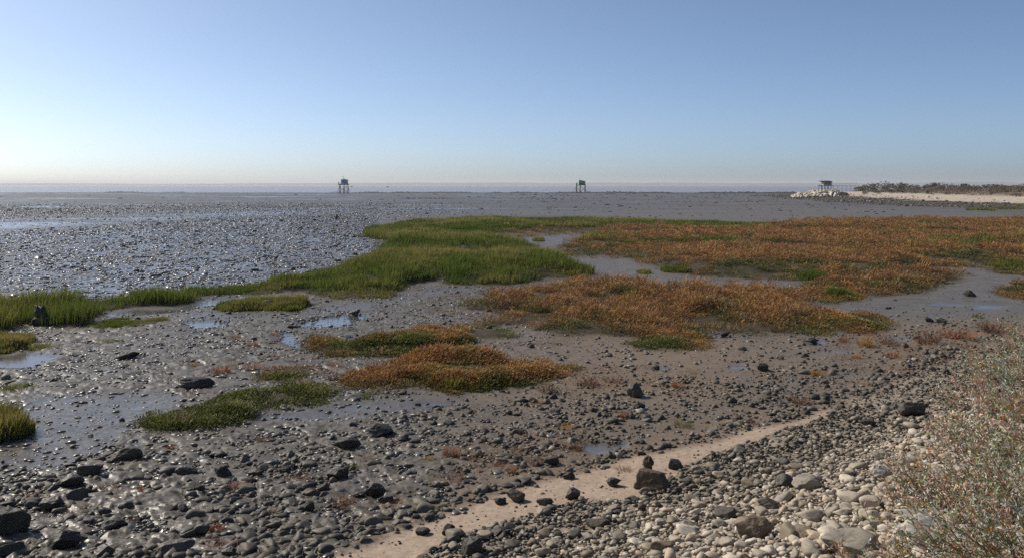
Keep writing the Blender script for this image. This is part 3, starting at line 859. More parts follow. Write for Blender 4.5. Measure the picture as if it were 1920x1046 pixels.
GW = {k: [glasswort_mesh(500 + 7 * j + i, hue, wd) for i, wd in enumerate((1.0, 1.5))] for j, (k, hue) in enumerate(
    (('rust', np.array([0.36, 0.155, 0.075])), ('brown', np.array([0.24, 0.135, 0.085])), ('golden', np.array([0.42, 0.22, 0.03])), ('green', np.array([0.19, 0.17, 0.03]))))}
GLASS = [  # chart x, y of the foot, width in chart units, colour, what it stands by
    (845, 852, 34, 'rust', 'largest rust glasswort on the rocky mud, above the grey shingle edge'),
    (876, 861, 16, 'rust', 'small rust glasswort just right of the largest one on the rocky mud'),
    (803, 861, 20, 'golden', 'yellow glasswort left of the largest rust one on the rocky mud'),
    (1060, 801, 22, 'golden', 'golden glasswort upright among the flat stones of the middle shore'),
    (1086, 826, 15, 'golden', 'small bright golden glasswort beside a puddle on the rocky mud'),
    (445, 912, 28, 'rust', 'round rust glasswort alone on open grey mud, lower left'),
    (645, 948, 44, 'brown', 'sprawling brown glasswort above the sand strip, left of the shingle'),
    (735, 941, 26, 'rust', 'rust glasswort among dark rocks by the upper sand edge'),
    (258, 922, 26, 'rust', 'rust brown glasswort between dark boulders, lower left'),
    (206, 920, 30, 'brown', 'brown glasswort left of the rust one between the dark boulders'),
    (64, 930, 18, 'rust', 'rust glasswort near the left edge above the big dark boulders'),
    (140, 962, 26, 'brown', 'brown glasswort tuft beside flat mud slabs, lower left'),
    (405, 995, 30, 'rust', 'rust glasswort on the mud above the pale flat rocks at the bottom'),
    (412, 1030, 40, 'rust', 'broad rust glasswort on a stone heap at the bottom edge'),
    (250, 975, 18, 'brown', 'small brown glasswort on mud right of the largest lower left boulder'),
    (848, 900, 34, 'brown', 'dull brown glasswort spread on gravel above the sand strip'),
    (962, 884, 26, 'rust', 'rust glasswort near the dark rocks along the sand edge, middle'),
    (1000, 868, 30, 'brown', 'brown glasswort thicket in the gravel left of the blue puddle'),
    (935, 872, 22, 'rust', 'reddish glasswort in the gravel patch, middle of the rocky mud'),
    (968, 846, 24, 'brown', 'thin brown glasswort at the top of the gravel patch'),
    (1078, 842, 26, 'brown', 'brown glasswort left of the puddle by the sand'),
    (1170, 880, 22, 'brown', 'brown glasswort close to the dark rocks by the upright stump'),
    (1172, 780, 22, 'rust', 'rust glasswort behind the square boulder, right of the middle'),
    (1281, 796, 26, 'green', 'yellow green glasswort in front of the dark stones, right of middle'),
    (1270, 726, 24, 'rust', 'dark red glasswort on the brown mud right of the square boulder'),
    (1004, 756, 18, 'rust', 'small red glasswort on mud under the broad orange mound'),
    (1104, 722, 34, 'brown', 'pale brown glasswort on mud right of the broad orange mound'),
    (1150, 716, 26, 'brown', 'dull brown glasswort wisp further right of the broad orange mound'),
    (1533, 702, 26, 'golden', 'golden brown glasswort on the brown mud at the right'),
    (1585, 640, 18, 'rust', 'orange glasswort ball on the smooth mud at the right'),
    (1622, 648, 32, 'golden', 'orange glasswort, biggest of those on the smooth mud at the right'),
    (1668, 646, 34, 'brown', 'brown glasswort right of the big orange one on the mud'),
    (1606, 670, 18, 'golden', 'small golden glasswort below the big orange one'),
    (1672, 668, 22, 'rust', 'low reddish glasswort on brown mud, right'),
    (1740, 642, 44, 'brown', 'wide brown glasswort on the mud before the silvery bushes'),
    (1800, 634, 40, 'rust', 'rust glasswort on the mud left of the silvery bushes'),
    (1860, 622, 44, 'brown', 'brown glasswort on the mud just behind the silvery bushes'),
    (1500, 757, 34, 'brown', 'dark brown glasswort above the shingle, right of middle'),
    (418, 698, 32, 'rust', 'rust glasswort left of the tiny green cushion'),
    (476, 690, 26, 'rust', 'rust glasswort above the tiny green cushion'),
    (626, 712, 26, 'brown', 'upright brown glasswort left of the broad orange mound'),
    (628, 685, 22, 'rust', 'rust glasswort between the two orange mounds'),
    (516, 630, 14, 'rust', 'small rust glasswort on rubble left of the long mound'),
    (515, 645, 15, 'rust', 'lower small rust glasswort on rubble left of the long mound'),
    (474, 648, 20, 'rust', 'rust glasswort pair on the rubble further left of the long mound'),
    (440, 634, 16, 'rust', 'leftmost rust glasswort on the upper rubble'),
    (340, 797, 34, 'brown', 'wiry brown glasswort in front of the dark green cushion'),
    (490, 825, 24, 'brown', 'faint brown glasswort on rough mud below the shallow channel'),
    (320, 840, 14, 'rust', 'tiny red glasswort on rough mud, left of the middle boulder'),
    (508, 847, 16, 'green', 'tiny yellowish glasswort on rough mud near the upper channel'),
    (360, 685, 18, 'golden', 'yellow glasswort on grey mud at the upper left'),
    (560, 900, 34, 'brown', 'brown glasswort mat between dark rocks, left of centre bottom'),
    (665, 876, 20, 'green', 'yellow green glasswort near the dark boulder above the gravel'),
    (690, 862, 24, 'brown', 'brown glasswort right of the yellow green one near the gravel'),
    (510, 672 + 290, 20, 'brown', 'small brown glasswort near the bottom rocks left of the sand'),
    (700, 918, 18, 'brown', 'brown glasswort at the right of a puddle by the dark rocks'),
    (1025, 735, 30, 'brown', 'thin brown glasswort at the right foot of the broad orange mound'),
    (1400, 792, 24, 'brown', 'brown glasswort among dark stones above the narrow sand'),
]
for i, (gx_, gy_, w_, hue, lab) in enumerate(GLASS):
    x, y, z = ground_at(gx_, gy_)
    d = float(np.hypot(x, y)[0]); s = w_ / F * d / 0.30
    o = link('glasswort', GW[hue][i % 2], label=lab, category='glasswort', group='glasswort plants dotted over the near mud')
    o.location = (float(x[0]), float(y[0]), float(form(x, y)[0]) - 0.005)
    o.scale = (s, s * 1.1, s * random.Random(i).uniform(0.75, 1.1)); o.rotation_euler = (0, 0, i * 2.1)

# thin wisps nobody could count
rng = np.random.default_rng(77)
WISP = [[(900, 640), (1090, 640), (1090, 690), (960, 670)], [(590, 655), (800, 650), (690, 700), (600, 720), (380, 710), (420, 670)], [(1560, 630), (1920, 605), (1920, 660), (1700, 690), (1540, 690)],
        [(840, 820), (1110, 800), (1100, 880), (850, 900)], [(1050, 690), (1320, 690), (1300, 740), (1050, 745)], [(760, 545), (900, 540), (890, 600), (780, 590)], [(1640, 660), (1790, 645), (1760, 690), (1600, 730)],
        [(1500, 575), (1680, 590), (1660, 625), (1500, 628)]]
M_W = blur(raster(WISP), 6, 4)
x, y = scatter(rng, 26000, 10, 45, 1.0)
px, py = chart_at(x, y)
k = (sample(M_W, px, py) * (0.6 + 0.9 * fbm(x * 0.6, y * 0.6, 3)) > 0.36) & (sample(M_ORALL, px, py) < 0.4) & (sample(M_POOL, px, py) < 0.4)
k &= rng.uniform(0, 1, len(x)) < 0.9
x, y = x[k], y[k]; z = form(x, y)
print('wisps', len(x))
v, f, c = scrub_plants(x, y, z, rng.uniform(0.06, 0.17, len(x)), np.full(len(x), 0.14), 14, rng, np.full(len(x), 0.0), 0.55, 0.1)
c = lerp(c, np.broadcast_to(BROWN, c.shape), np.full(len(c), 0.35))
link('undergrowth', mk_mesh('undergrowth', v, f, c, MAT_SCRUB), kind='stuff', label='thin brown glasswort wisps between the stones', category='undergrowth')
# ------------------------------------------------------------------ stones
import bmesh

def ico(sub):
    bm = bmesh.new()
    bmesh.ops.create_icosphere(bm, subdivisions=sub, radius=1.0)
    bm.verts.ensure_lookup_table()
    V = np.array([v.co[:] for v in bm.verts]); Fc = np.array([[v.index for v in f.verts] for f in bm.faces])
    bm.free()
    return V / np.linalg.norm(V, axis=1)[:, None], Fc
ICO = {s: ico(s) for s in (1, 2, 3, 4, 5)}

def noise3(V, sc, seed):
    o = Vector((seed * 3.7, seed * 1.9, seed * 5.3))
    return np.array([mnoise.noise(Vector(v) * sc + o) for v in V])

def angular(sub, seed, soft=22.0, rough=0.05, block=False):
    """a broken rock: faces of random planes, slightly worn"""
    rng = np.random.default_rng(seed)
    U, Fc = ICO[sub]
    nrm = rng.normal(size=(rng.integers(9, 14), 3)); nrm /= np.linalg.norm(nrm, axis=1)[:, None]
    off = rng.uniform(0.62, 1.0, len(nrm))
    if block:
        nrm = np.array([[1, 0, 0], [-1, 0, 0], [0, 1, 0], [0, -1, 0], [0, 0, 1], [0, 0, -1]], float) + rng.normal(0, 0.13, (6, 3))
        nrm = np.concatenate([nrm, rng.normal(size=(2, 3))]); nrm /= np.linalg.norm(nrm, axis=1)[:, None]
        off = np.concatenate([rng.uniform(0.66, 0.74, 6), rng.uniform(0.95, 1.05, 2)])
    d = np.maximum(U @ nrm.T, 1e-3)
    rad = off[None, :] / d
    r = -np.log(np.exp(-soft * np.minimum(rad, 4)).sum(1)) / soft
    r = np.minimum(r, 1.25)
    r = r * (1 + rough * noise3(U, 2.4, seed) + rough * 0.5 * noise3(U, 6, seed + 3) + (rough * 0.35 * noise3(U, 16, seed + 5) if sub > 3 else 0))
    V = U * r[:, None]
    V *= np.array([1.0, rng.uniform(0.6, 0.9), rng.uniform(0.45, 0.72)])
    V /= (V[:, 0].max() - V[:, 0].min())
    return V, Fc

def rounded(sub, seed):
    rng = np.random.default_rng(seed)
    U, Fc = ICO[sub]
    p = rng.uniform(2.2, 3.4)
    r = 1 / (np.abs(U) ** p).sum(1) ** (1 / p)
    r = r * (1 + 0.16 * noise3(U, 1.1, seed) + 0.05 * noise3(U, 3, seed + 2))
    nrm = rng.normal(size=(3, 3)); nrm /= np.linalg.norm(nrm, axis=1)[:, None]
    for n_ in nrm:
        dd = U @ n_
        r = np.where(dd > 0.05, np.minimum(r, 0.72 / np.maximum(dd, 0.05)), r)
    V = U * r[:, None]
    V *= np.array([1.0, rng.uniform(0.6, 0.85), rng.uniform(0.4, 0.65)])
    V /= (V[:, 0].max() - V[:, 0].min())
    return V, Fc

def stone_material():
    N = Nodes('stone')
    a = N.attr('Col')
    geo = N.n('ShaderNodeNewGeometry'); P = geo.outputs['Position']
    n1 = N.noise(P, 14, 5, 0.65); n2 = N.noise(P, 70, 3, 0.6); n3 = N.noise(P, 4, 3, 0.6)
    c = N.mix(N.ramp(n1.outputs['Fac'], (0.35, 0.7, 0, 0.55)), a.outputs['Color'], (0.0, 0.0, 0.0), 'MIX')
    c = N.mix(N.ramp(n1.outputs['Fac'], (0.3, 0.7, 0.0, 0.5)), a.outputs['Color'], N.mix(1.0, a.outputs['Color'], (0.55, 0.52, 0.48), 'MULTIPLY'))
    c = N.mix(N.ramp(n2.outputs['Fac'], (0.5, 0.75, 0.0, 0.35)), c, N.mix(1.0, a.outputs['Color'], (1.3, 1.28, 1.22), 'MULTIPLY'))
    al = N.attr('Col')
    r = N.ramp(n3.outputs['Fac'], (0.3, 0.7, 0.5, 0.75))
    nrm = N.jitter_normal(P, [(45.0, 0.35), (120.0, 0.3)])
    return N.done(N.bsdf(base=c, rough=r, spec=0.3, normal=nrm).outputs[0])
MAT_STONE = stone_material()

def rotz_arr(V, a, tilt, ta):
    """per stone: yaw a, then a tilt about a horizontal axis ta; V (n,k,3)"""
    c, s = np.cos(a)[:, None], np.sin(a)[:, None]
    x, y, z = V[..., 0], V[..., 1], V[..., 2]
    x, y = x * c - y * s, x * s + y * c
    ct, st = np.cos(ta)[:, None], np.sin(ta)[:, None]
    # rotate about axis (ct, st, 0)
    k = -x * st + y * ct; m = x * ct + y * st
    cc, ss = np.cos(tilt)[:, None], np.sin(tilt)[:, None]
    k2 = k * cc - z * ss; z2 = k * ss + z * cc
    return np.stack([m * ct - k2 * st, m * st + k2 * ct, z2], -1)

def stones_mesh(name, protos, pos, size, yaw, tilt, ta, flat, colr, rng, smooth=True):
    """all the small stones of one kind in one mesh"""
    Vs, Fs, Cs = [], [], []; o = 0
    which = rng.integers(0, len(protos), len(pos))
    for j, (PV, PF) in enumerate(protos):
        k = which == j; n = int(k.sum())
        if not n: continue
        B = PV[None] * size[k][:, None, None]
        B = B * np.stack([np.ones(n), np.ones(n), flat[k]], 1)[:, None, :]
        B = rotz_arr(B, yaw[k], tilt[k], ta[k]) + pos[k][:, None, :]
        Vs.append(B.reshape(-1, 3))
        Fs.append((PF[None] + (np.arange(n) * len(PV))[:, None, None]).reshape(-1, 3) + o)
        Cs.append(np.repeat(colr[k], len(PV), 0)); o += n * len(PV)
    return mk_mesh(name, np.concatenate(Vs), np.concatenate(Fs), np.concatenate(Cs), MAT_STONE, smooth)

_cache = {}
def stone_data(kind, shape, tone):
    key = (kind, shape, tuple(np.round(tone, 3)))
    if key not in _cache:
        V, Fc = (angular if kind == 'angular' else rounded)(3, 40 + shape)
        _cache[key] = mk_mesh('stone', V, Fc, np.broadcast_to(np.array(tone), (len(V), 3)), MAT_STONE, kind != 'angular')
    return _cache[key]

DARK_T = [np.array(c) for c in ((0.072, 0.063, 0.050), (0.105, 0.092, 0.071), (0.055, 0.050, 0.041), (0.15, 0.132, 0.103), (0.095, 0.075, 0.053))]
PALE_T = [np.array(c) for c in ((0.48, 0.41, 0.32), (0.39, 0.335, 0.265), (0.57, 0.50, 0.405), (0.32, 0.275, 0.215), (0.47, 0.375, 0.27))]
MID_T = [np.array(c) for c in ((0.24, 0.205, 0.15), (0.18, 0.155, 0.115), (0.31, 0.265, 0.195), (0.22, 0.175, 0.12), (0.35, 0.30, 0.225))]

# ---- named boulders: chart x, y of the foot, width in chart units, proportions (depth, height), tone, label
B_ = [
    (122, 1032, 62, .7, .62, 2, 'large black boulder at the bottom, left corner, rounded top'),
    (26, 1003, 66, .7, .85, 2, 'tall black boulder cut by the left picture edge near the bottom'),
    (20, 1042, 50, .7, .5, 0, 'black boulder in the bottom left corner under the tall one'),
    (419, 893, 38, .7, .66, 2, 'black boulder with a pointed top, alone on rough mud, lower left'),
    (534, 886, 26, .8, .66, 2, 'rounded black boulder right of the pointed one'),
    (478, 891, 30, .8, .55, 0, 'dark grey boulder between the pointed and the rounded black ones'),
    (350, 890, 46, .6, .42, 0, 'flat dark boulder left of the pointed black one'),
    (233, 864, 74, .6, .34, 1, 'long low dark ledge beside the wet slick'),
    (170, 893, 50, .6, .5, 0, 'dark boulder ridge below the long low ledge'),
    (133, 914, 50, .6, .5, 0, 'dark slanted boulder further down left from the ledge'),
    (146, 938, 40, .7, .6, 1, 'dark grey boulder above the big black boulder pair, left'),
    (98, 957, 46, .7, .55, 2, 'black boulder over the large bottom left boulder'),
    (365, 923, 36, .8, .55, 0, 'dark boulder below the pointed black one'),
    (379, 1004, 32, .8, .75, 1, 'upright grey boulder over the bottom edge, left of the shingle'),
    (580, 957, 22, .8, 1.0, 2, 'small upright black block by a puddle, left of the sand strip'),
    (634, 897, 44, .7, .55, 2, 'dark double humped boulder above the sand strip'),
    (605, 921, 28, .8, .6, 0, 'dark boulder below the double humped one'),
    (652, 842, 60, .6, .42, 2, 'broad black flat topped boulder in the rocky field'),
    (332, 1046, 74, .7, .40, 3, 'large pale grey flat rock at the bottom edge'),
    (215, 992, 50, .6, .45, 1, 'grey brown slab right of the black boulders at lower left'),
    (197, 1044, 38, .8, .6, 1, 'grey boulder at the bottom edge beside the large black one'),
    (430, 1046, 32, .8, .7, 0, 'dark boulder at the bottom edge right of the pale flat rock'),
    (715, 818, 48, .7, .52, 0, 'big dark grey boulder behind the broad flat topped one'),
    (757, 826, 24, .8, .5, 0, 'dark boulder just right of the big grey one'),
    (708, 926, 36, .7, .62, 2, 'dark boulder standing in a puddle above the sand strip'),
    (724, 942, 30, .7, .5, 0, 'dark grey boulder below the one in the puddle'),
    (1190, 745, 30, .8, .95, 1, 'square dark block upright on the brown mud, right of the orange mound'),
    (1198, 766, 24, .8, .6, 0, 'dark boulder in front of the square upright block'),
    (966, 940, 38, .8, .62, 1, 'grey boulder on the sand edge with shaded right face'),
    (938, 944, 24, .8, .45, 0, 'small dark boulder left of the grey one on the sand edge'),
    (1074, 936, 28, .8, .75, 0, 'jagged dark boulder on the sand, below the flat dark one'),
    (1150, 911, 32, .7, .5, 2, 'flat dark boulder alone in the middle of the sand strip'),
    (1021, 946, 30, .8, .5, 1, 'pyramid shaped brown boulder on the sand'),
    (841, 1000, 26, .8, .7, 2, 'dark boulder with pointed top on the sand near the bottom'),
    (793, 1002, 28, .7, .45, 2, 'low dark boulder on the sand left of the pointed one'),
    (886, 1044, 40, .8, .95, 0, 'upright dark boulder at the bottom edge of the shingle'),
    (1034, 872, 30, .8, .6, 2, 'black boulder among the stones just above the sand'),
    (1066, 897, 24, .8, .55, 2, 'black boulder at the sand edge, left of the tree stump'),
    (1268, 879, 30, .8, .62, 2, 'black broken boulder behind the big brown block'),
    (1224, 918, 66, .62, .55, 4, 'biggest brown block on the beach with flat top, at the sand edge'),
    (1120, 990, 48, .6, .32, 1, 'flat brown slab in the shingle below the sand'),
    (935, 1004, 28, .8, .6, 0, 'dark boulder at the seaward edge of the shingle'),
    (1043, 1022, 32, .7, .4, 5, 'flat beige stone in the shingle near the bottom'),
    (1243, 1040, 46, .75, .6, 6, 'square tan boulder at the bottom of the shingle'),
    (1430, 694, 20, .8, .8, 0, 'dark boulder on a heap of small stones, right of middle'),
    (1512, 922, 54, .7, .62, 7, 'round beige boulder with mossy side, in the upper shingle'),
    (1472, 914, 36, .75, .75, 1, 'dark boulder left of the round beige one'),
    (1415, 1014, 66, .7, .66, 6, 'large brown angular boulder in the lower shingle'),
    (1508, 1016, 48, .75, .5, 6, 'brown rounded boulder right of the large angular one'),
    (1360, 976, 46, .6, .5, 1, 'grey brown wedge of rock in the shingle'),
    (1443, 956, 44, .6, .5, 1, 'dark layered rock in the middle of the shingle'),
    (1293, 993, 34, .7, .5, 7, 'beige grey rock in the lower shingle'),
    (1708, 783, 44, .7, .6, 1, 'dark hollow boulder at the left fringe of the bushes'),
    (1652, 894, 38, .7, .75, 8, 'bright angular white rock in the upper shingle'),
    (1706, 874, 40, .6, .5, 8, 'white grey rock under the bush fringe'),
    (1655, 860, 34, .6, .4, 7, 'pale flat slab in the upper shingle'),
    (1628, 800, 26, .7, .45, 0, 'dark flat rock high in the shingle'),
    (1600, 1054, 104, .7, .50, 7, 'largest grey beige rock at the bottom edge, before the bush'),
    (1752, 1046, 104, .7, .6, 8, 'broad white rock at the bottom, under the silvery bush'),
    (1690, 1024, 34, .8, 1.0, 8, 'white rock standing between the two largest bottom rocks'),
    (1720, 994, 76, .6, .42, 8, 'white slab behind the standing white rock under the bush'),
    (1850, 1040, 50, .7, .6, 8, 'white rock half hidden by bush at the bottom right'),
    (1640, 1000, 44, .7, .5, 7, 'beige rock above the largest bottom rock'),
    (1818, 556, 22, .7, .5, 2, 'dark boulder alone on the smooth mud, far right'),
    (1360, 630, 19, .8, .55, 2, 'dark boulder standing in a blue puddle by the small scrub patch'),
    (1521, 645, 20, .8, .62, 2, 'triangular dark boulder in a puddle on the smooth mud'),
    (1391, 656, 18, .8, .4, 1, 'flat grey stone on the brown mud below the puddle boulder'),
    (1766, 605, 18, .8, .5, 3, 'grey stone with lit side on the right mud'),
    (1742, 604, 15, .8, .55, 2, 'small dark boulder left of the grey stone on the right mud'),
    (1508, 700, 22, .7, .35, 3, 'flat grey slab on the brown mud at the right'),
    (240, 672, 40, .5, .3, 2, 'dark flat mud covered ledge at the upper left'),
    (370, 728, 60, .5, .34, 2, 'black mud ledge left of the dark green patch'),
    (665, 590, 22, .7, .5, 0, 'dark rock in the blue wet pool, upper left of the mounds'),
    (548, 616, 18, .7, .4, 0, 'flat dark rock beside the blue trickle'),
    (500, 578, 24, .7, .4, 0, 'dark rock at the foot of the lens shaped grass clump'),
]
TONES = DARK_T + [np.array((0.40, 0.34, 0.27)), np.array((0.25, 0.19, 0.125)), np.array((0.30, 0.265, 0.21)), np.array((0.52, 0.48, 0.43))]
TAKEN = []
def boulder_mesh(seed, dep, hgt, tone, tone2, block=False):
    V, Fc = angular(5, seed, 34.0, 0.10, block)
    V = V - (V.max(0) + V.min(0)) / 2
    V = V / (V.max(0) - V.min(0)) * np.array([1, dep, hgt])
    nz = noise3(V, 3.0, seed + 9)
    c = lerp(tone, tone2, np.clip(0.5 + 1.1 * nz, 0, 1))
    return mk_mesh('boulder', V, Fc, c, MAT_STONE, False)
for i, (bx, by, bw, dep, hg, tn, lab) in enumerate(B_):
    x, y, z = (float(v[0]) for v in ground_at(bx, by))
    dist = math.sqrt(x * x + y * y + (CZ - z) ** 2)
    s = bw / F * dist * (0.86 if bx < 700 and by > 830 else 1.0)
    # the foot given is the near lower edge: step back half the depth
    x += x / math.hypot(x, y) * s * dep * 0.4; y += y / math.hypot(x, y) * s * dep * 0.4
    t1 = TONES[tn]; t2 = t1 * (0.6 if tn != 4 else 1.0)
    if tn == 4: t2 = np.array((0.10, 0.062, 0.04))
    o = link('boulder', boulder_mesh(900 + i, dep, hg * 1.1, t1, t2, 'biggest brown block' in lab), label=lab, category='boulder')
    o.location = (x, y, float(form(np.array([x]), np.array([y]))[0]) + s * hg * 0.40)
    o.scale = (s, s, s)
    yaw = math.atan2(-x, y) + random.Random(i).uniform(-0.35, 0.35)
    o.rotation_euler = (random.Random(i + 50).uniform(-0.12, 0.12), random.Random(i + 90).uniform(-0.12, 0.12), yaw)
    TAKEN.append((x, y, s * 0.55))

# ---- shingle bank
rng = np.random.default_rng(5)
def in_view(x, y, z, m=30):
    px, py = chart(x, y, z)
    return (px > -m) & (px < 1920 + m) & (py < 1046 + m)

def scatter_stones(n, r0, r1, seed, p=1.0, amax=36):
    r = np.random.default_rng(seed)
    return scatter(r, n, r0, r1, p, amax)

nC = 120000
x, y = scatter_stones(nC, 3.2, 26, 51, 1.0, 40)
px, py = chart_at(x, y, 0.6)
k = (sample(M_COB, px, py) > 0.5 - 0.0) | (shore_d(x, y) > 2.2)
dd = shore_d(x, y)
k &= (rng.uniform(0, 1, nC) < 0.45 + 0.55 * sstep(-0.6, 0.1, fbm(x * 0.5, y * 0.5, 3) + 0.25)) & (dd < 9.5)
x, y, dd = x[k], y[k], dd[k]; n = len(x)
size = np.exp(rng.normal(math.log(0.051), 0.50, n)) * (1 + 0.25 * sstep(2.5, 5, dd)) * (1 - 0.25 * sstep(13, 19, np.hypot(x, y)))
size = np.clip(size, 0.028, 0.26)
bare = np.ones(n, bool)
for (tx, ty, tr) in TAKEN:
    bare &= np.hypot(x - tx, y - ty) > tr * 0.8
x, y, dd, size = x[bare], y[bare], dd[bare], size[bare]; n = len(x)
z = form(x, y) + size * 0.16 + rng.uniform(0, 1, n) ** 2 * 0.04
pale = np.clip(sstep(0.5, 3.6, dd + 0.9 * fbm(x * 0.4, y * 0.4, 3)) + rng.normal(0, 0.30, n), 0, 1)
pale *= 1 - 0.35 * sstep(14, 19, np.hypot(x, y)) * (dd < 3.5)
ti = rng.integers(0, 5, n)
colr = np.where((pale < 0.22)[:, None], np.array(DARK_T)[ti] * 1.15, np.where((pale < 0.55)[:, None], np.array(MID_T)[ti], np.array(PALE_T)[ti]))
yaw = rng.uniform(0, 2 * PI, n); tilt = rng.normal(0, 0.28, n); ta = rng.uniform(0, PI, n); flat = rng.uniform(0.7, 1.15, n)
app = size / np.hypot(x, y); app = np.where(in_view(x, y, z, -8), app, 0)
order = np.argsort(-app)
big = np.zeros(n, bool); big[order[:300]] = True
PR2 = [rounded(2, 60 + i) for i in range(6)] + [angular(2, 80 + i, 20) for i in range(14)]
PR1 = [rounded(1, 60 + i) for i in range(5)] + [angular(1, 80 + i, 12) for i in range(7)]
kk = ~big
pos = np.stack([x, y, z], 1)
mid = kk & (app > 0.008); low = kk & ~mid
print('cobbles', n, int(mid.sum()))
m2 = stones_mesh('shingle', PR2, pos[mid], size[mid], yaw[mid], tilt[mid], ta[mid], flat[mid], colr[mid], rng)
m1 = stones_mesh('shingle_small', PR1, pos[low], size[low], yaw[low], tilt[low], ta[low], flat[low], colr[low], rng)
bm = bmesh.new(); bm.from_mesh(m2); bm.from_mesh(m1); me = bpy.data.meshes.new('shingle'); bm.to_mesh(me); bm.free(); me.materials.append(MAT_STONE)
link('shingle', me, kind='stuff', label='bank of dark to pale cobbles below the bushes', category='shingle')
bpy.data.meshes.remove(m1); bpy.data.meshes.remove(m2)
LABEL_C = {0: 'dark cobble lying in the shingle bank', 1: 'grey brown cobble lying in the shingle bank', 2: 'pale beige cobble lying in the shingle bank'}
for i in np.nonzero(big)[0]:
    cl = 0 if pale[i] < 0.22 else 1 if pale[i] < 0.55 else 2
    tone = (DARK_T, MID_T, PALE_T)[cl][ti[i]] * (1.15 if cl == 0 else 1)
    kind = 'angular' if i % 3 else 'rounded'
    o = link('cobble', stone_data(kind, int(i) % 7, tone), label=LABEL_C[cl], category='stone', group=('dark', 'grey brown', 'pale beige')[cl] + ' cobbles of the shingle bank')
    o.location = pos[i]; o.scale = (size[i] * 1.02, size[i] * 1.02, size[i] * flat[i]); o.rotation_euler = (tilt[i], tilt[i] * 0.6, yaw[i])

# ---- dark rocks on the mud
DR1 = [(100, 1080), (420, 1000), (700, 975), (880, 915), (1000, 880), (1110, 862), (1190, 838), (1400, 790), (1540, 752), (1700, 680), (1800, 648), (1860, 640), (1800, 668), (1650, 728), (1560, 768), (1480, 788), (1400, 803), (1300, 831),
       (1190, 853), (1110, 880), (1000, 905), (900, 935), (760, 990), (700, 1012), (600, 1046), (560, 1080)]
DR2 = [(620, 820), (800, 762), (1000, 742), (1150, 705), (1330, 700), (1600, 680), (1800, 640), (1540, 765), (1300, 800), (1100, 850), (900, 915), (640, 900)]
DR3 = [(-60, 900), (200, 835), (350, 850), (620, 830), (650, 900), (620, 1000), (560, 1080), (-60, 1080)]
DR4 = [(620, 560), (840, 540), (880, 580), (900, 625), (700, 625), (600, 640), (420, 640), (380, 590), (560, 585)]
DR5 = [(1520, 600), (1900, 590), (1900, 650), (1650, 640), (1500, 660)]
M_D1 = blur(raster([DR1]), 5, 4); M_D2 = blur(raster([DR2]), 14, 9); M_D3 = blur(raster([DR3]), 14, 9); M_D4 = blur(raster([DR4, DR5]), 10, 5)
nD = 260000
x, y = scatter_stones(nD, 6.5, 46, 52, 1.25, 37)
px, py = chart_at(x, y, 0.8)
dens = 0.05 + 0.95 * sample(M_D1, px, py) + 0.42 * sample(M_D2, px, py) + 0.62 * sample(M_D3, px, py) + 0.4 * sample(M_D4, px, py)
cl_ = fbm(x * 0.55, y * 0.55, 3)
dens *= 0.28 + 1.5 * np.clip(cl_ + 0.28, 0, 0.8)
dens *= 1 - 0.94 * np.clip(sample(M_POOL, px, py) + 0.8 * sample(M_SLICK, px, py), 0, 1)
dens = np.maximum(dens * (1 - 0.90 * sample(M_SAND, px, py)), 0.10 * sample(M_SAND, px, py))
veg = np.maximum(sample(M_GREEN, px, py), sample(M_ORALL, px, py))
k = (rng.uniform(0, 1, nD) < dens * 0.95) & (veg < 0.4) & (py > 545) & (sample(M_COB, px, py) < 0.5) & (shore_d(x, y) < 1.9)
x, y, px, py = x[k], y[k], px[k], py[k]; n = len(x)
d1 = sample(M_D1, px, py); d3 = sample(M_D3, px, py); d4 = sample(M_D4, px, py)
size = np.exp(rng.normal(math.log(0.046), 0.58, n)) * (1 + 0.45 * d1 + 0.2 * d3 - 0.2 * d4)
size = np.clip(size * (1 - 0.6 * sample(M_SAND, px, py)), 0.012, 0.22)
bare = np.ones(n, bool)
for (tx, ty, tr) in TAKEN:
    bare &= np.hypot(x - tx, y - ty) > tr * 0.8
x, y, px, py, size, d1 = x[bare], y[bare], px[bare], py[bare], size[bare], d1[bare]; n = len(x)
z = form(x, y) + size * 0.12
ti = rng.integers(0, 5, n)
wet_grey = sstep(900, 300, px) * sstep(0.13, 0.05, size)
colr = np.array(DARK_T)[ti] * (1 + 0.5 * wet_grey)[:, None]
brn = rng.uniform(0, 1, n) < 0.14 * sstep(700, 1100, px)
colr = np.where(brn[:, None], np.array(MID_T)[ti] * 0.9, colr)
yaw = rng.uniform(0, 2 * PI, n); tilt = rng.normal(0, 0.25, n); ta = rng.uniform(0, PI, n); flat = rng.uniform(0.55, 1.2, n)
app = np.where(in_view(x, y, z, -8), size / np.hypot(x, y), 0)
order = np.argsort(-app); big = np.zeros(n, bool); big[order[:300]] = True
pos = np.stack([x, y, z], 1)
PA2 = [angular(2, 120 + i, 12) for i in range(12)]; PA1 = [angular(1, 120 + i, 9) for i in range(10)]
kk = ~big; midm = kk & (app > 0.0075); low = kk & ~midm
print('rocks', n, int(midm.sum()))
m2 = stones_mesh('rubble', PA2, pos[midm], size[midm], yaw[midm], tilt[midm], ta[midm], flat[midm], colr[midm], rng, False)
m1 = stones_mesh('rubble_small', PA1, pos[low], size[low], yaw[low], tilt[low], ta[low], flat[low], colr[low], rng, False)
bm = bmesh.new(); bm.from_mesh(m2); bm.from_mesh(m1); me = bpy.data.meshes.new('rubble'); bm.to_mesh(me); bm.free(); me.materials.append(MAT_STONE)
link('rubble', me, kind='stuff', label='small dark stones strewn over the mud', category='rubble')
bpy.data.meshes.remove(m1); bpy.data.meshes.remove(m2)
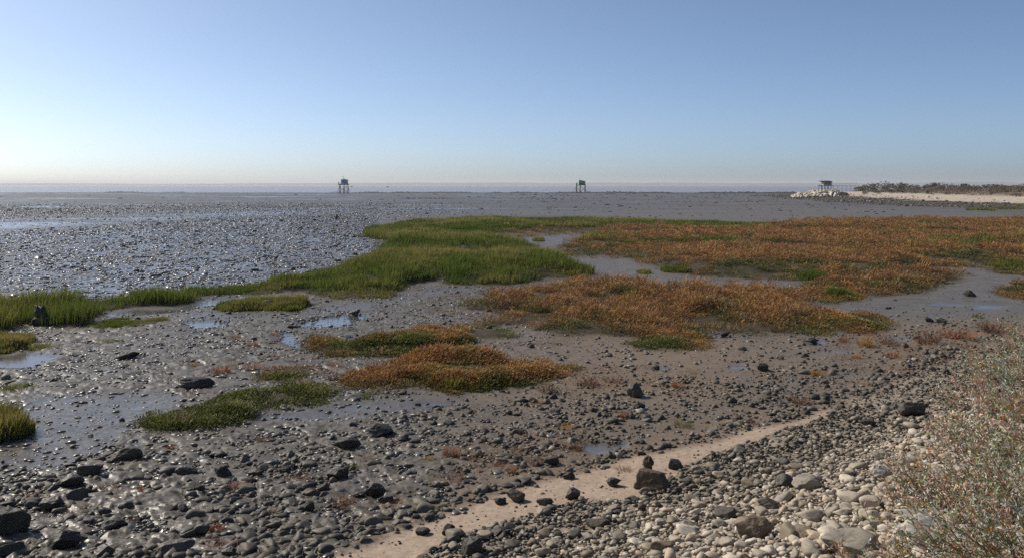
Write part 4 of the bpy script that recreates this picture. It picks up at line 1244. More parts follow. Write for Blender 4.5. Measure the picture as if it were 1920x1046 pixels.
for i in np.nonzero(big)[0]:
    zone = 0 if d1[i] > 0.5 else (1 if px[i] < 700 else 2)
    o = link('dark_rock', stone_data('angular', int(i) % 11, DARK_T[ti[i]]), category='rock',
             label=('dark rock in the stone line along the sand strip', 'dark rock lying on the rough wet mud, left', 'dark rock lying on the stony mud, middle and right')[zone],
             group=('rocks along the sand strip', 'rocks on the rough wet mud', 'rocks on the stony mud')[zone])
    o.location = pos[i]; o.scale = (size[i] * 1.02, size[i] * 1.02, size[i] * flat[i]); o.rotation_euler = (tilt[i], tilt[i] * 0.5, yaw[i])

# ---- clods of wet mud: the rough skin of the near flats and the glittering lumps further out
def clod_material(name='wet_clod', r0=0.28, r1=0.50, jit=1.0):
    N = Nodes(name)
    a = N.attr('Col'); geo = N.n('ShaderNodeNewGeometry'); P = geo.outputs['Position']
    n1 = N.noise(P, 6, 4, 0.6)
    c = N.mix(N.ramp(n1.outputs['Fac'], (0.3, 0.7, 0, 1)), N.mix(1.0, a.outputs['Color'], (0.7, 0.7, 0.7), 'MULTIPLY'), a.outputs['Color'])
    nrm = N.jitter_normal(P, [(14.0, 0.45 * jit), (50.0, 0.35 * jit)])
    return N.done(N.bsdf(base=c, rough=N.ramp(n1.outputs['Fac'], (0.3, 0.7, r0, r1)), spec=0.5, normal=nrm).outputs[0])
MAT_CLOD = clod_material()
MAT_LUMP = clod_material('wet_lump', 0.20, 0.38, 0.4)
def clods(name, x, y, size, flat, yaw, label, seed, sink=0.02, mat=None):
    rng = np.random.default_rng(seed); n = len(x)
    pr = [angular(1, 320 + i, 7) for i in range(6)] + [rounded(1, 330 + i) for i in range(6)]
    me = stones_mesh(name, pr, np.stack([x, y, form(x, y) + sink * size], 1), size, yaw, rng.normal(0, 0.22, n), rng.uniform(0, PI, n), flat,
                     np.array((0.122, 0.106, 0.086)) * rng.uniform(0.6, 1.35, (n, 1)), rng, True)
    me.materials.clear(); me.materials.append(mat or MAT_CLOD)
    link('mud', me, kind='stuff', label=label, category='mud')
rng = np.random.default_rng(57)
n = 330000
x, y = scatter_stones(n, 6.5, 46, 54, 1.3, 36)
px, py = chart_at(x, y, 0.7)
side = sstep(560, 1150, px)
dens = (1 - 0.85 * side) * (0.25 + 1.3 * np.clip(fbm(x * 0.4, y * 0.4, 3) + 0.3, 0, 0.8)) * (1 - 0.97 * sample(M_POOL, px, py)) * (1 - 0.85 * sample(M_SLICK, px, py)) * (1 - sample(M_SAND, px, py))
dens *= (sample(M_GREEN, px, py) < 0.5) & (sample(M_ORALL, px, py) < 0.5) & (sample(M_COB, px, py) < 0.4) & (shore_d(x, y) < 0.5) & (sample(M_GLIT, px, py) < 0.3)
k = rng.uniform(0, 1, n) < dens
x, y = x[k], y[k]; n = len(x); print('clods', n)
clods('mud_clods', x, y, np.clip(np.exp(rng.normal(math.log(0.058), 0.5, n)), 0.02, 0.22), rng.uniform(0.3, 0.7, n), rng.normal(0.45, 0.6, n), 'lumpy wet mud of the near flats', 58)
n = 800000
x, y = scatter_stones(n, 27, 230, 55, 0.9, 36)
px, py = chart_at(x, y, 0.7)
g = sample(M_GLIT, px, py); bnd = sample(M_BAND, px, py)
tail = 0.35 * sstep(85, 110, np.hypot(x, y)) * sstep(230, 120, np.hypot(x, y)) * sstep(1000, 500, px) * (py < 440)
k = (rng.uniform(0, 1, n) < np.maximum(g, tail) * (1 - 0.75 * bnd) * (0.55 + 0.45 * sstep(-0.3, 0.2, fbm(x * 0.25, y * 0.25, 3)))) & (sample(M_GREEN, px, py) < 0.5)
x, y = x[k], y[k]; n = len(x); print('glitter lumps', n)
clods('mud_lumps', x, y, np.clip(np.exp(rng.normal(math.log(0.092), 0.42, n)) * (1 + np.hypot(x, y) / 90), 0.04, 0.6), rng.uniform(0.15, 0.38, n), rng.normal(2.0, 0.5, n), 'glittering lumps of wet mud on the open flat, left', 59, 0.02, MAT_LUMP)

# ---- flat stones and weed far out on the flats
x, y = scatter_stones(9000, 60, 400, 53, 1.2, 33)
px, py = chart(x, y, 0.0)
k = (sample(M_GREEN, px, py) < 0.1) & (sample(M_ORALL, px, py) < 0.1) & (rng.uniform(0, 1, 9000) < sstep(840, 1040, px) * (0.1 + 1.5 * np.clip(fbm(x * 0.03, y * 0.09, 3), 0, 1)) + 0.02) & (px < 1700) & (px > -20)
k &= ~((sample(M_GLIT, px, py) > 0.1))
x, y = x[k], y[k]; n = len(x)
size = np.clip(np.exp(rng.normal(math.log(0.55), 0.5, n)), 0.2, 1.8) * np.hypot(x, y) / 200
print('far stones', n)
me = stones_mesh('far_rubble', PA1, np.stack([x, y, 0.02 + 0 * x], 1), size, rng.normal(0, 0.3, n), rng.normal(0, 0.1, n), rng.uniform(0, PI, n), rng.uniform(0.18, 0.4, n), np.array(DARK_T)[rng.integers(0, 5, n)], rng, False)
link('rubble', me, kind='stuff', label='flat dark stones and weed scattered far out on the mud', category='rubble')

# ---- timber stumps
def stump(x, y, s, prof, name, label, seed, lobes):
    """worn stump of a post: ragged stub built up along a profile of (height, radius, sideways shift)"""
    nz_, nt_ = 40, 36
    P = np.array(prof, float); hz = np.linspace(0, P[-1, 0], nz_)
    R = np.interp(hz, P[:, 0], P[:, 1]); X = np.interp(hz, P[:, 0], P[:, 2])
    th = np.linspace(0, 2 * PI, nt_, endpoint=False)
    H, T = np.meshgrid(hz, th, indexing='ij')
    q = np.stack([np.cos(T).ravel(), np.sin(T).ravel(), H.ravel() * 1.5], 1)
    nn = noise3(q, 1.6, seed).reshape(nz_, nt_); n2 = noise3(q, 5.0, seed + 2).reshape(nz_, nt_)
    r = R[:, None] * (1 + 0.10 * np.cos(lobes * T + seed) + 0.22 * nn + 0.10 * n2)
    Z = H + (H / P[-1, 0]) ** 4 * 0.16 * (nn + 0.6 * n2)
    V = np.stack([X[:, None] + r * np.cos(T), 0.85 * r * np.sin(T), Z], -1).reshape(-1, 3)
    top = np.array([[X[-1], 0, P[-1, 0] * 0.97]])
    idx = np.arange(nz_ * nt_).reshape(nz_, nt_); nx_ = np.roll(idx, -1, 1)
    Fq = np.stack([idx[:-1], nx_[:-1], nx_[1:], idx[1:]], -1).reshape(-1, 4)
    Ft = np.stack([idx[-1], nx_[-1], np.full(nt_, nz_ * nt_)], -1)
    V = np.concatenate([V, top])
    c = lerp(np.array((0.075, 0.062, 0.047)), np.array((0.028, 0.024, 0.02)), np.clip(0.5 + np.append(n2.ravel(), 0) * 1.2, 0, 1))
    o = link(name, mk_mesh(name, V, [Fq, Ft], c, MAT_STONE, False), label=label, category='stump')
    o.location = (x, y, float(form(np.array([x]), np.array([y]))[0]) - 0.03 * s); o.scale = (s, s, s)
    return o
for i, (bx, by, bw, prof, lab) in enumerate([
        (1215, 882, 21, [(0, .42, 0), (.35, .40, .0), (.62, .36, .02), (.72, .50, .02), (1.0, .50, .04), (1.3, .34, .02), (1.42, .18, .05)], 'upright dark timber stump on the sand behind the big brown block'),
        (80, 609, 26, [(0, .62, .08), (.45, .58, .06), (.55, .40, -.05), (1.1, .30, -.12), (1.2, .24, -.14)], 'thick black stump in the green grass at the left')]):
    x, y, z = (float(v[0]) for v in ground_at(bx, by))
    stump(x, y, bw / F * math.hypot(x, y), prof, 'stump', lab, 3 + i, 3 + i)
# ------------------------------------------------------------------ the headland on the right
FRONT = np.array([[175, 112], [140, 119], [123, 125], [101, 136], [85, 148], [74, 166], [73, 201], [83, 266], [90, 320], [97, 345], [125, 362], [190, 372], [330, 380]], float)
def poly_dist(x, y, P):
    best = np.full(x.shape, 1e9)
    for (ax, ay), (bx, by) in zip(P[:-1], P[1:]):
        dx, dy = bx - ax, by - ay
        t = np.clip(((x - ax) * dx + (y - ay) * dy) / (dx * dx + dy * dy), 0, 1)
        best = np.minimum(best, np.hypot(x - ax - t * dx, y - ay - t * dy))
    return best
def inside(x, y, P):
    ins = np.zeros(x.shape, bool)
    for i in range(len(P)):
        xa, ya = P[i]; xb, yb = P[(i + 1) % len(P)]
        if ya == yb: continue
        ins ^= ((y > ya) != (y > yb)) & (x < (xb - xa) * (y - ya) / (yb - ya) + xa)
    return ins
LANDP = np.concatenate([FRONT, [[330, 112]]])
def land_t(x, y):
    d = poly_dist(x, y, FRONT)
    return np.where(inside(x, y, LANDP), d, -d) + 2.2 * fbm(x * 0.06, y * 0.06, 3)
def land_z(x, y):
    t = land_t(x, y)
    z = np.interp(t, [-6, 0, 18, 30, 45, 100], [-0.5, -0.03, 0.6, 1.5, 2.1, 2.4])
    return z + sstep(2, 20, t) * 0.10 * fbm(x * 0.25, y * 0.25, 3) + sstep(30, 50, t) * 0.35 * fbm(x * 0.05, y * 0.05, 2)
def build_land():
    xs = np.arange(60, 331, 0.9); ys = np.arange(108, 388, 0.9)
    X, Y = np.meshgrid(xs, ys)
    x, y = X.ravel(), Y.ravel()
    t = land_t(x, y); z = land_z(x, y)
    z = z + (0.10 * np.abs(fbm(x * 1.3, y * 1.3, 3)) * sstep(0, 3, t) * sstep(24, 14, t))
    N = Nodes('headland_ground')
    geo = N.n('ShaderNodeNewGeometry'); P = geo.outputs['Position']
    a = N.attr('Col')
    n1 = N.noise(P, 0.9, 5, 0.7)
    c = N.mix(N.ramp(n1.outputs['Fac'], (0.3, 0.7, 0.0, 1)), N.mix(1.0, a.outputs['Color'], (0.6, 0.6, 0.6), 'MULTIPLY'), a.outputs['Color'])
    nrm = N.jitter_normal(P, [(1.2, 0.7), (5.0, 0.6)])
    mat = N.done(N.bsdf(base=c, rough=0.85, spec=0.15, normal=nrm).outputs[0])
    w = t + 5 * fbm(x * 0.12, y * 0.12, 3)
    belt = np.array((0.085, 0.075, 0.058)); beach = np.array((0.56, 0.47, 0.37)); soil = np.array((0.17, 0.125, 0.085)); green = np.array((0.085, 0.08, 0.042))
    col = lerp(belt, beach, sstep(16, 20, w))
    col = lerp(col, soil, sstep(30, 38, w + 6 * fbm(x * 0.2, y * 0.2, 2)) * 0.9)
    col = lerp(col, green, sstep(0.05, 0.3, fbm(x * 0.3 + 4, y * 0.3, 3)) * sstep(18, 12, w) * 0.5)
    ny, nx = X.shape; idx = np.arange(nx * ny).reshape(ny, nx)
    Fq = np.stack([idx[:-1, :-1], idx[:-1, 1:], idx[1:, 1:], idx[1:, :-1]], -1).reshape(-1, 4)
    keep = (t[Fq].max(1) > -5)
    return link('headland', mk_mesh('headland', np.stack([x, y, z], 1), Fq[keep], col, mat, True), kind='structure')
build_land()

# shore stones of the headland
rng = np.random.default_rng(61)
n = 16000
x = rng.uniform(66, 200, n); y = rng.uniform(110, 345, n); t = land_t(x, y)
k = (t > -1) & (t < 24) & (rng.uniform(0, 1, n) < np.where(t < 18, 0.9, 0.35)) & (np.abs(x / y) < 0.64)
x, y, t = x[k], y[k], t[k]; n = len(x); z = land_z(x, y)
size = np.clip(np.exp(rng.normal(math.log(0.42), 0.45, n)), 0.15, 1.3)
ti = rng.integers(0, 5, n)
colr = np.where((t + 3 * fbm(x * 0.12, y * 0.12, 2) < 17)[:, None], np.array(DARK_T)[ti] * 1.25, np.array(PALE_T)[ti])
me = stones_mesh('shore_rubble', PA1, np.stack([x, y, z + 0.05], 1), size, rng.uniform(0, 6, n), rng.normal(0, 0.25, n), rng.uniform(0, PI, n), rng.uniform(0.4, 0.9, n), colr, rng, False)
link('rubble', me, kind='stuff', label='dark stone belt along the foot of the far headland', category='rubble')

# pile of white blocks at the tip
rng = np.random.default_rng(62)
PB = [mk_mesh('white_block', *angular(3, 220 + i, 16), np.broadcast_to(np.array(PALE_T[i % 3]) * 1.4, (len(ICO[3][0]), 3)), MAT_STONE, False) for i in range(6)]
nb = 0
for j in range(400):
    u = rng.uniform(0, 1); pxx = 1484 + 92 * u
    D = rng.uniform(262, 282)
    top = np.interp(u, [0, 0.15, 0.45, 0.85, 1.0], [0.15, 0.8, 1.75, 1.8, 1.0])
    xx = (pxx - 960) / F * D
    g0 = float(land_z(np.array([xx]), np.array([D]))[0])
    frac = (D - 262) / 20
    zz = max(g0, 0.4) + top * min(1, frac * 1.5) * rng.uniform(0.75, 1.0)
    if nb >= 150: break
    s = rng.uniform(0.7, 1.45)
    o = link('rock', PB[j % 6], label='white block in the stone pile at the tip of the headland', category='rock', group='white stone pile at the headland tip')
    o.location = (xx, D, zz); o.scale = (s, s, s * 1.1); o.rotation_euler = (rng.uniform(-.5, .5), rng.uniform(-.5, .5), rng.uniform(0, 6)); nb += 1
# fill of the pile
me = mk_mesh('mound', *angular(4, 260, 6, 0.08), np.broadcast_to(np.array(PALE_T[3]) * 0.8, (len(ICO[4][0]), 3)), MAT_STONE, False)
o = link('mound', me, kind='structure'); o.location = ((1533 - 960) / F * 276, 276, 1.1); o.scale = (15.0, 14, 3.4)

# shrubs of the headland
def shrub_mesh(seed, hue, hue2, dense=520):
    rng = np.random.default_rng(seed)
    V = []
    nl = 9
    lob = np.stack([rng.normal(0, 0.30, nl), rng.normal(0, 0.30, nl), rng.uniform(0.25, 0.72, nl)], 1)
    lr = rng.uniform(0.18, 0.34, nl)
    i = rng.integers(0, nl, dense)
    u = rng.normal(size=(dense, 3)); u /= np.linalg.norm(u, axis=1)[:, None]
    c = lob[i] + u * (lr[i] * rng.uniform(0.5, 1.05, dense))[:, None]
    c[:, 2] = np.maximum(c[:, 2], 0.03)
    L = rng.uniform(0.06, 0.13, dense)
    d = u + rng.normal(0, 0.5, (dense, 3)); d[:, 2] += 0.5; d /= np.linalg.norm(d, axis=1)[:, None]
    br = rng.uniform(0.6, 1.35, dense)[:, None]
    col = lerp(hue, hue2, rng.uniform(0, 1, dense)) * br
    v, f, cc = blades(c - d * L[:, None] / 2, c + d * L[:, None] / 2, rng.normal(0, 0.01, (dense, 3)), rng.uniform(0.05, 0.09, dense), rng.uniform(0, PI, dense), col * 0.8, col, col * 1.1)
    return mk_mesh('shrub', v, f, cc, MAT_SCRUB)
GRN = (np.array((0.075, 0.080, 0.036)), np.array((0.13, 0.125, 0.060))); DRY = (np.array((0.15, 0.105, 0.07)), np.array((0.21, 0.15, 0.10)))
SH = {'green': [shrub_mesh(700 + i, *GRN) for i in range(4)], 'dry': [shrub_mesh(720 + i, *DRY) for i in range(3)]}
rng = np.random.default_rng(63)
def put_shrub(px_, D, wpx, hpx, kind, label, group, i, cat='shrub'):
    x = (px_ - 960) / F * D
    w = wpx / F * D; h = hpx / F * D
    o = link('shrub', SH[kind][i % len(SH[kind])], label=label, category=cat, group=group)
    o.location = (x, D, float(land_z(np.array([x]), np.array([D]))[0]) - 0.05)
    o.scale = (w / 1.15, w / 1.15, h / 0.95); o.rotation_euler = (0, 0, i * 1.3)
LINE = [(1606, 345, 26, 15), (1625, 350, 30, 17), (1648, 345, 34, 17), (1668, 340, 26, 13), (1684, 335, 30, 14), (1705, 330, 34, 12), (1726, 325, 32, 11), (1748, 320, 34, 11), (1772, 310, 40, 12), (1798, 305, 44, 12),
        (1824, 300, 44, 11), (1850, 300, 40, 9), (1874, 295, 36, 9), (1898, 290, 40, 9), (1925, 290, 44, 9), (1960, 285, 50, 10)]
for i, (a, D, w_, h_) in enumerate(LINE):
    put_shrub(a, D, w_, (h_ + 3) * (1.08 if i < 6 else 0.92) * (0.85 + 0.3 * ((i * 7) % 5) / 4), 'green', 'dark green bush in the skyline hedge of the headland' if i > 2 else ('leftmost bush of the skyline hedge on the headland', 'second bush from the left in the skyline hedge', 'third bush from the left in the skyline hedge, broad and tall')[i], 'bushes on the skyline of the headland', i)
FORE = [(1583, 262, 14, 8, 'dark green bush just right of the white stone pile'), (1619, 270, 14, 9, 'left bush of the green pair on the pale beach top'), (1640, 268, 18, 9, 'right bush of the green pair on the pale beach top'),
        (1667, 262, 16, 9, 'olive bush in the middle of the pale beach top'), (1684, 258, 16, 9, 'dark bush touching the olive one on the beach top'), (1736, 240, 13, 8, 'round dark bush on the pale beach'),
        (1899, 185, 18, 10, 'dark round bush on the pale beach at the far right'), (1548, 258, 12, 7, 'small bush inside the white stone pile'), (1745, 225, 8, 4, 'low brown tuft below the round dark bush')]
for i, (a, D, w_, h_, lab) in enumerate(FORE):
    put_shrub(a, D, w_, h_, 'green' if 'brown' not in lab else 'dry', lab, 'bushes on the beach of the headland', i + 40)
# dry scrub behind the beach, one mass
rng = np.random.default_rng(64)
n = 14000
x = rng.uniform(70, 330, n); y = rng.uniform(150, 360, n); t = land_t(x, y)
k = (t > 31) & (t < 90) & (x / y < 0.66) & (rng.uniform(0, 1, n) < 0.35 + 1.2 * np.clip(fbm(x * 0.08, y * 0.08, 3), -.3, 1))
x, y, t = x[k], y[k], t[k]; n = len(x)
hue = lerp(np.array((0.20, 0.135, 0.09)), np.array((0.10, 0.095, 0.05)), np.clip(0.45 + 1.2 * fbm(x * 0.06, y * 0.06, 3) + rng.normal(0, 0.2, n), 0, 1))
K = 9
rx = np.repeat(x, K) + rng.normal(0, 0.5, n * K); ry = np.repeat(y, K) + rng.normal(0, 0.5, n * K)
hh = np.repeat(0.45 + 0.9 * sstep(34, 60, t), K) * rng.uniform(0.5, 1.2, n * K)
base = np.stack([rx, ry, land_z(rx, ry) - 0.05], 1)
tip = base + np.stack([rng.normal(0.1, 0.3, n * K), rng.normal(0, 0.3, n * K), hh], 1)
hc = np.repeat(hue, K, 0) * rng.uniform(0.7, 1.3, n * K)[:, None]
v, f, c = blades(base, tip, rng.normal(0, 0.05, (n * K, 3)), rng.uniform(0.1, 0.26, n * K), rng.uniform(0, PI, n * K), hc * 0.7, hc, hc * 1.1)
link('undergrowth', mk_mesh('dry_undergrowth', v, f, c, MAT_SCRUB), kind='stuff', label='dry brown scrub behind the beach of the headland', category='undergrowth')

# low grass bars in front of the headland
for i, (x0, x1, yy, lab) in enumerate([(1815, 1866, 393.5, 'low green grass bar on the mud before the headland'), (1870, 1915, 391.8, 'fainter green grass bar right of the longer one before the headland')]):
    rng = np.random.default_rng(66 + i)
    n = 130 if i else 200
    pxx = rng.uniform(x0, x1, n); pyy = yy + rng.normal(0, 0.7, n)
    x, y, z = ground_at(pxx, pyy)
    v, f, c = grass_tufts(x, y, np.maximum(form(x, y), land_z(x, y)), rng.uniform(0.2, 0.45, n), np.full(n, 0.5), 10, rng, 1.2, 0.2)
    link('grass_clump', mk_mesh('grass_clump', v, f, c, MAT_GRASS), label=lab, category='grass clump', group='grass bars before the headland')

# ------------------------------------------------------------------ low reefs far out
def reef(xa, xb, ya, yb, h, wdt, seed, gap=0.0):
    n = max(60, int(abs(xb - xa) * 2.2)); rows = 7
    t = np.linspace(0, 1, n)
    x = xa + (xb - xa) * t; y = ya + (yb - ya) * t + 3 * fbm(t * 30 + seed, t * 0 + seed, 3)
    env = np.clip(fbm(x * 0.05 + seed, x * 0 + 2.0 * seed, 3) * 2.2 + 0.75 - gap, 0, 1) * np.minimum(1, np.minimum(t, 1 - t) * 14)
    hh = h * env * (0.5 + 1.0 * np.abs(fbm(x * 0.7, x * 0 + seed, 3)))
    V = []
    for k in range(rows):
        s = k / (rows - 1)
        V.append(np.stack([x, y + wdt * (s - 0.5), hh * math.sin(PI * s) * (0.8 + 0.4 * fbm(x * 0.9, x * 0 + k + seed, 2)) - 0.04], 1))
    V = np.concatenate(V); idx = np.arange(len(V)).reshape(rows, n)
    Fq = np.stack([idx[:-1, :-1], idx[:-1, 1:], idx[1:, 1:], idx[1:, :-1]], -1).reshape(-1, 4)
    c = np.broadcast_to(np.array((0.032, 0.030, 0.028)), (len(V), 3))
    return link('reef', mk_mesh('reef', V, Fq, c, MAT_STONE), kind='structure')
reef(-88, 70, 447, 438, 0.95, 9, 1.3, 0.05)
reef(40, 135, 436, 405, 1.25, 16, 2.1, -0.3)
reef(-100, -20, 470, 455, 0.8, 6, 8.1, 0.15)
reef(-262, -165, 468, 468, 0.8, 5, 3.7, 0.3)
reef(-34, -12, 262, 258, 0.42, 1.2, 5.2, 0.15)
reef(88, 140, 330, 372, 0.55, 20, 6.4, -0.2)

# ------------------------------------------------------------------ fishing huts on stilts
class MB:
    def __init__(s): s.V = []; s.F = []
    def box(s, c, d):
        o = len(s.V)
        for sx in (-.5, .5):
            for sy in (-.5, .5):
                for sz in (-.5, .5):
                    s.V.append((c[0] + sx * d[0], c[1] + sy * d[1], c[2] + sz * d[2]))
        s.F += [[o + i for i in f] for f in ((0, 1, 3, 2), (4, 6, 7, 5), (0, 4, 5, 1), (2, 3, 7, 6), (0, 2, 6, 4), (1, 5, 7, 3))]
        return s
    def bar(s, p, q, w, w2=None):
        p, q = Vector(p), Vector(q); w2 = w if w2 is None else w2
        d = (q - p).normalized(); a = d.orthogonal().normalized(); b = d.cross(a); o = len(s.V)
        n = 6
        for P, ww in ((p, w), (q, w2)):
            for k in range(n):
                v = P + (a * math.cos(2 * PI * k / n) + b * math.sin(2 * PI * k / n)) * (ww / 2)
                s.V.append(tuple(v))
        for k in range(n):
            s.F.append([o + k, o + (k + 1) % n, o + n + (k + 1) % n, o + n + k])
        s.F.append([o + k for k in range(n)][::-1]); s.F.append([o + n + k for k in range(n)])
        return s
    def prism(s, pts, y0, y1):
        """outline in x,z pulled from y0 to y1"""
        o = len(s.V); n = len(pts)
        for yy in (y0, y1):
            for (a, b) in pts: s.V.append((a, yy, b))
        for k in range(n): s.F.append([o + k, o + (k + 1) % n, o + n + (k + 1) % n, o + n + k])
        s.F.append([o + k for k in range(n)][::-1]); s.F.append([o + n + k for k in range(n)])
        return s
    def build(s, name, mat, parent):
        me = bpy.data.meshes.new(name); me.from_pydata(s.V, [], s.F); me.update()
        me.materials.append(mat)
        return link(name, me, parent)
WOOD = flat_mat('weathered_wood', (0.24, 0.19, 0.14), 0.8, 0.4, 3.0)
PWOOD = flat_mat('pale_wood', (0.42, 0.38, 0.33), 0.8, 0.3, 3.0)
DWOOD = flat_mat('dark_timber', (0.05, 0.045, 0.04), 0.8, 0.4, 3.0)
BLUE = flat_mat('blue_boards', (0.20, 0.36, 0.62), 0.6, 0.25, 2.0)
DBLUE = flat_mat('dark_blue_roof', (0.06, 0.075, 0.18), 0.6, 0.25, 2.0)
GREENP = flat_mat('green_boards', (0.07, 0.38, 0.20), 0.6, 0.25, 2.0)
WHITE = flat_mat('white_roof', (0.75, 0.76, 0.76), 0.6, 0.1, 2.0)
DARKH = flat_mat('dark_opening', (0.03, 0.032, 0.035), 0.6, 0.1, 2.0)
STEEL = flat_mat('grey_steel', (0.2, 0.2, 0.2), 0.5, 0.2, 2.0)

# blue hut, foot at chart (646, 363.5)
D = 415.0; u = D / F
t = empty('fishing_hut', ((646 - 960) * u, D, 0.0), 'blue box hut on tall dark stilts out on the mud, left of centre', 'fishing hut', 'fishing huts on stilts')
FZ = 17.2 * u
MB().box((0.0, 0, FZ), (18 * u, 3.8, 0.28)).box((0, -1.5, FZ - 0.28), (17 * u, 0.16, 0.22)).box((0, 1.5, FZ - 0.28), (17 * u, 0.16, 0.22)).build('platform', DWOOD, t)
cb = MB().box((1.7 * u, 0.3, FZ + 0.14 + 0.9), (11.2 * u, 2.4, 1.75)).build('cabin', BLUE, t)
MB().box((1.7 * u - 0.5, -0.93, FZ + 1.15), (0.7, 0.06, 0.6)).build('window', DARKH, cb)
MB().box((1.7 * u + 0.75, -0.93, FZ + 0.95), (0.65, 0.06, 1.5)).build('door', flat_mat('blue_door', (0.15, 0.28, 0.5)), cb)
MB().prism([(1.7 * u - 6.2 * u, FZ + 1.92), (1.7 * u + 6.2 * u, FZ + 1.92), (1.7 * u + 6.2 * u, FZ + 2.05), (1.7 * u, FZ + 2.5), (1.7 * u - 6.2 * u, FZ + 2.05)], -1.15, 1.75).build('roof', WHITE, t)
for (lx, ly) in ((-7, -1.5), (0.6, -1.5), (7.4, -1.5), (-7, 1.5), (0.6, 1.5), (7.4, 1.5)):
    MB().bar((lx * u, ly, -0.4), (lx * u, ly, FZ - 0.14), 0.42, 0.26).build('leg', DWOOD, t)
for (a, b) in (((-7, FZ - 0.8), (0.6, 1.6)), ((0.6, 1.8), (7.0, FZ - 0.8)), ((0.6, 2.2), (-6, 0.6)), ((0.6, 2.0), (7, 0.5))):
    MB().bar((a[0] * u, -1.6, a[1]), (b[0] * u, -1.6, b[1]), 0.15).build('brace', WOOD, t)
for sx in (-1, 1):
    MB().bar((sx * 8 * u, 0, FZ - 1.4), (sx * 13 * u, -0.6, -0.2), 0.16).build('brace', WOOD, t)
    MB().bar((sx * 7.5 * u, 1.0, FZ - 0.9), (sx * 11 * u, 1.6, -0.2), 0.14).build('brace', WOOD, t)
MB().bar((-8.4 * u, -1.7, FZ), (-8.4 * u, -1.7, FZ + 1.0), 0.3).bar((-8.4 * u, 1.7, FZ), (-8.4 * u, 1.7, FZ + 1.0), 0.1).bar((-8.4 * u, -1.7, FZ + 1.0), (-8.4 * u, 1.7, FZ + 1.0), 0.1).bar((8.6 * u, -1.7, FZ), (8.6 * u, -1.7, FZ + 0.9), 0.1).build('railing', WOOD, t)
MB().bar((0.2 * u, -0.4, FZ + 2.2), (0.2 * u, -0.4, FZ + 3.7), 0.1).bar((-0.9 * u, -0.4, FZ + 3.55), (1.3 * u, -0.4, FZ + 3.55), 0.12).build('mast', STEEL, t)

# green hut, foot at chart (1090, 361.5)
D = 436.0; u = D / F
t = empty('fishing_hut', ((1090 - 960) * u, D, 0.0), 'green hut with sloping roof on pale braced stilts, right of centre', 'fishing hut', 'fishing huts on stilts')
FZ = 14.6 * u
MB().box((-1.5 * u, 0, FZ), (18 * u, 3.6, 0.26)).build('platform', WOOD, t)
cb = MB().prism([(-5.5 * u, FZ + 0.13), (6.6 * u, FZ + 0.13), (6.0 * u, FZ + 6.6 * u), (-5.5 * u, FZ + 8.9 * u)], -1.3, 1.5).build('cabin', GREENP, t)
MB().box((0.5 * u, -1.34, FZ + 0.55), (10.5 * u, 0.06, 0.75)).build('shutter', flat_mat('dark_green_boards', (0.015, 0.05, 0.03)), cb)
MB().prism([(-6.0 * u, FZ + 9.05 * u), (6.6 * u, FZ + 6.62 * u), (6.6 * u, FZ + 7.5 * u), (-5.2 * u, FZ + 9.9 * u)], -1.6, 1.8).build('roof', WHITE, t)
for (lx, ly) in ((-10, -1.4), (-3, -1.4), (6.3, -1.4), (-10, 1.4), (-3, 1.4), (6.3, 1.4)):
    MB().bar((lx * u, ly, -0.4), (lx * u, ly, FZ - 0.13), 0.5, 0.3).build('leg', WOOD, t)
for (a, b) in (((-3, FZ - 0.3), (6.3, 0.9)), ((6.3, FZ - 0.9), (-3, 0.6)), ((-10, FZ - 1.6), (-3, 0.8))):
    MB().bar((a[0] * u, -1.5, a[1]), (b[0] * u, -1.5, b[1]), 0.17).build('brace', WOOD, t)
MB().bar((-10.5 * u, 0, FZ - 1.0), (-19 * u, -0.5, -0.2), 0.14).build('brace', WOOD, t)
MB().bar((7 * u, 0, FZ - 2.0), (11.5 * u, -0.5, -0.2), 0.14).build('brace', WOOD, t)
lad = MB().bar((-11 * u, -1.9, 0), (-10.6 * u, -1.7, FZ + 1.0), 0.12).bar((-8.9 * u, -1.9, 0), (-8.6 * u, -1.7, FZ + 1.0), 0.12)
for k in range(9):
    zz = 0.5 + k * 0.45; lad.bar((-10.9 * u, -1.85, zz), (-8.8 * u, -1.85, zz), 0.09)
lad.build('ladder', WOOD, t)
MB().bar((-10 * u, -1.7, FZ), (-10 * u, -1.7, FZ + 1.15), 0.5).bar((-10 * u, -1.7, FZ + 1.1), (-5.5 * u, -1.5, FZ + 0.9), 0.1).build('railing', WOOD, t)
MB().bar((-4.2 * u, 0.2, FZ + 8.6 * u), (-4.2 * u, 0.2, FZ + 13 * u), 0.09).build('mast', STEEL, t)

# hut behind the headland with its footbridge
D = 405.0; u = D / F
t = empty('fishing_hut', ((1545 - 960) * u, D, 0.0), 'dark blue roofed hut on stilts behind the white stone pile', 'fishing hut', 'fishing huts on stilts')
FZ = 4 - 1.6 * u
MB().box((0, 0, FZ), (23 * u, 4.2, 0.24)).build('platform', DWOOD, t)
cb = MB().box((2.2 * u, 0.2, FZ + 1.05), (15 * u, 2.6, 1.85)).build('cabin', PWOOD, t)
MB().box((-1.0 * u, -1.14, FZ + 1.1), (2.6 * u, 0.06, 1.0)).box((5.0 * u, -1.14, FZ + 1.1), (2.6 * u, 0.06, 1.0)).build('window', DARKH, cb)
MB().prism([(-11 * u, FZ + 8.3 * u), (-5.5 * u, FZ + 6.6 * u), (8.2 * u, FZ + 6.2 * u), (10.2 * u, FZ + 7.8 * u), (2 * u, FZ + 9.2 * u), (-11 * u, FZ + 8.9 * u)], -2.0, 2.0).build('roof', DBLUE, t)
for lx in (-10, -4, 1.5, 7.5):
    for ly in (-1.7, 1.7):
        MB().bar((lx * u, ly, -0.5), (lx * u, ly, FZ - 0.12), 0.28).build('leg', DWOOD, t)
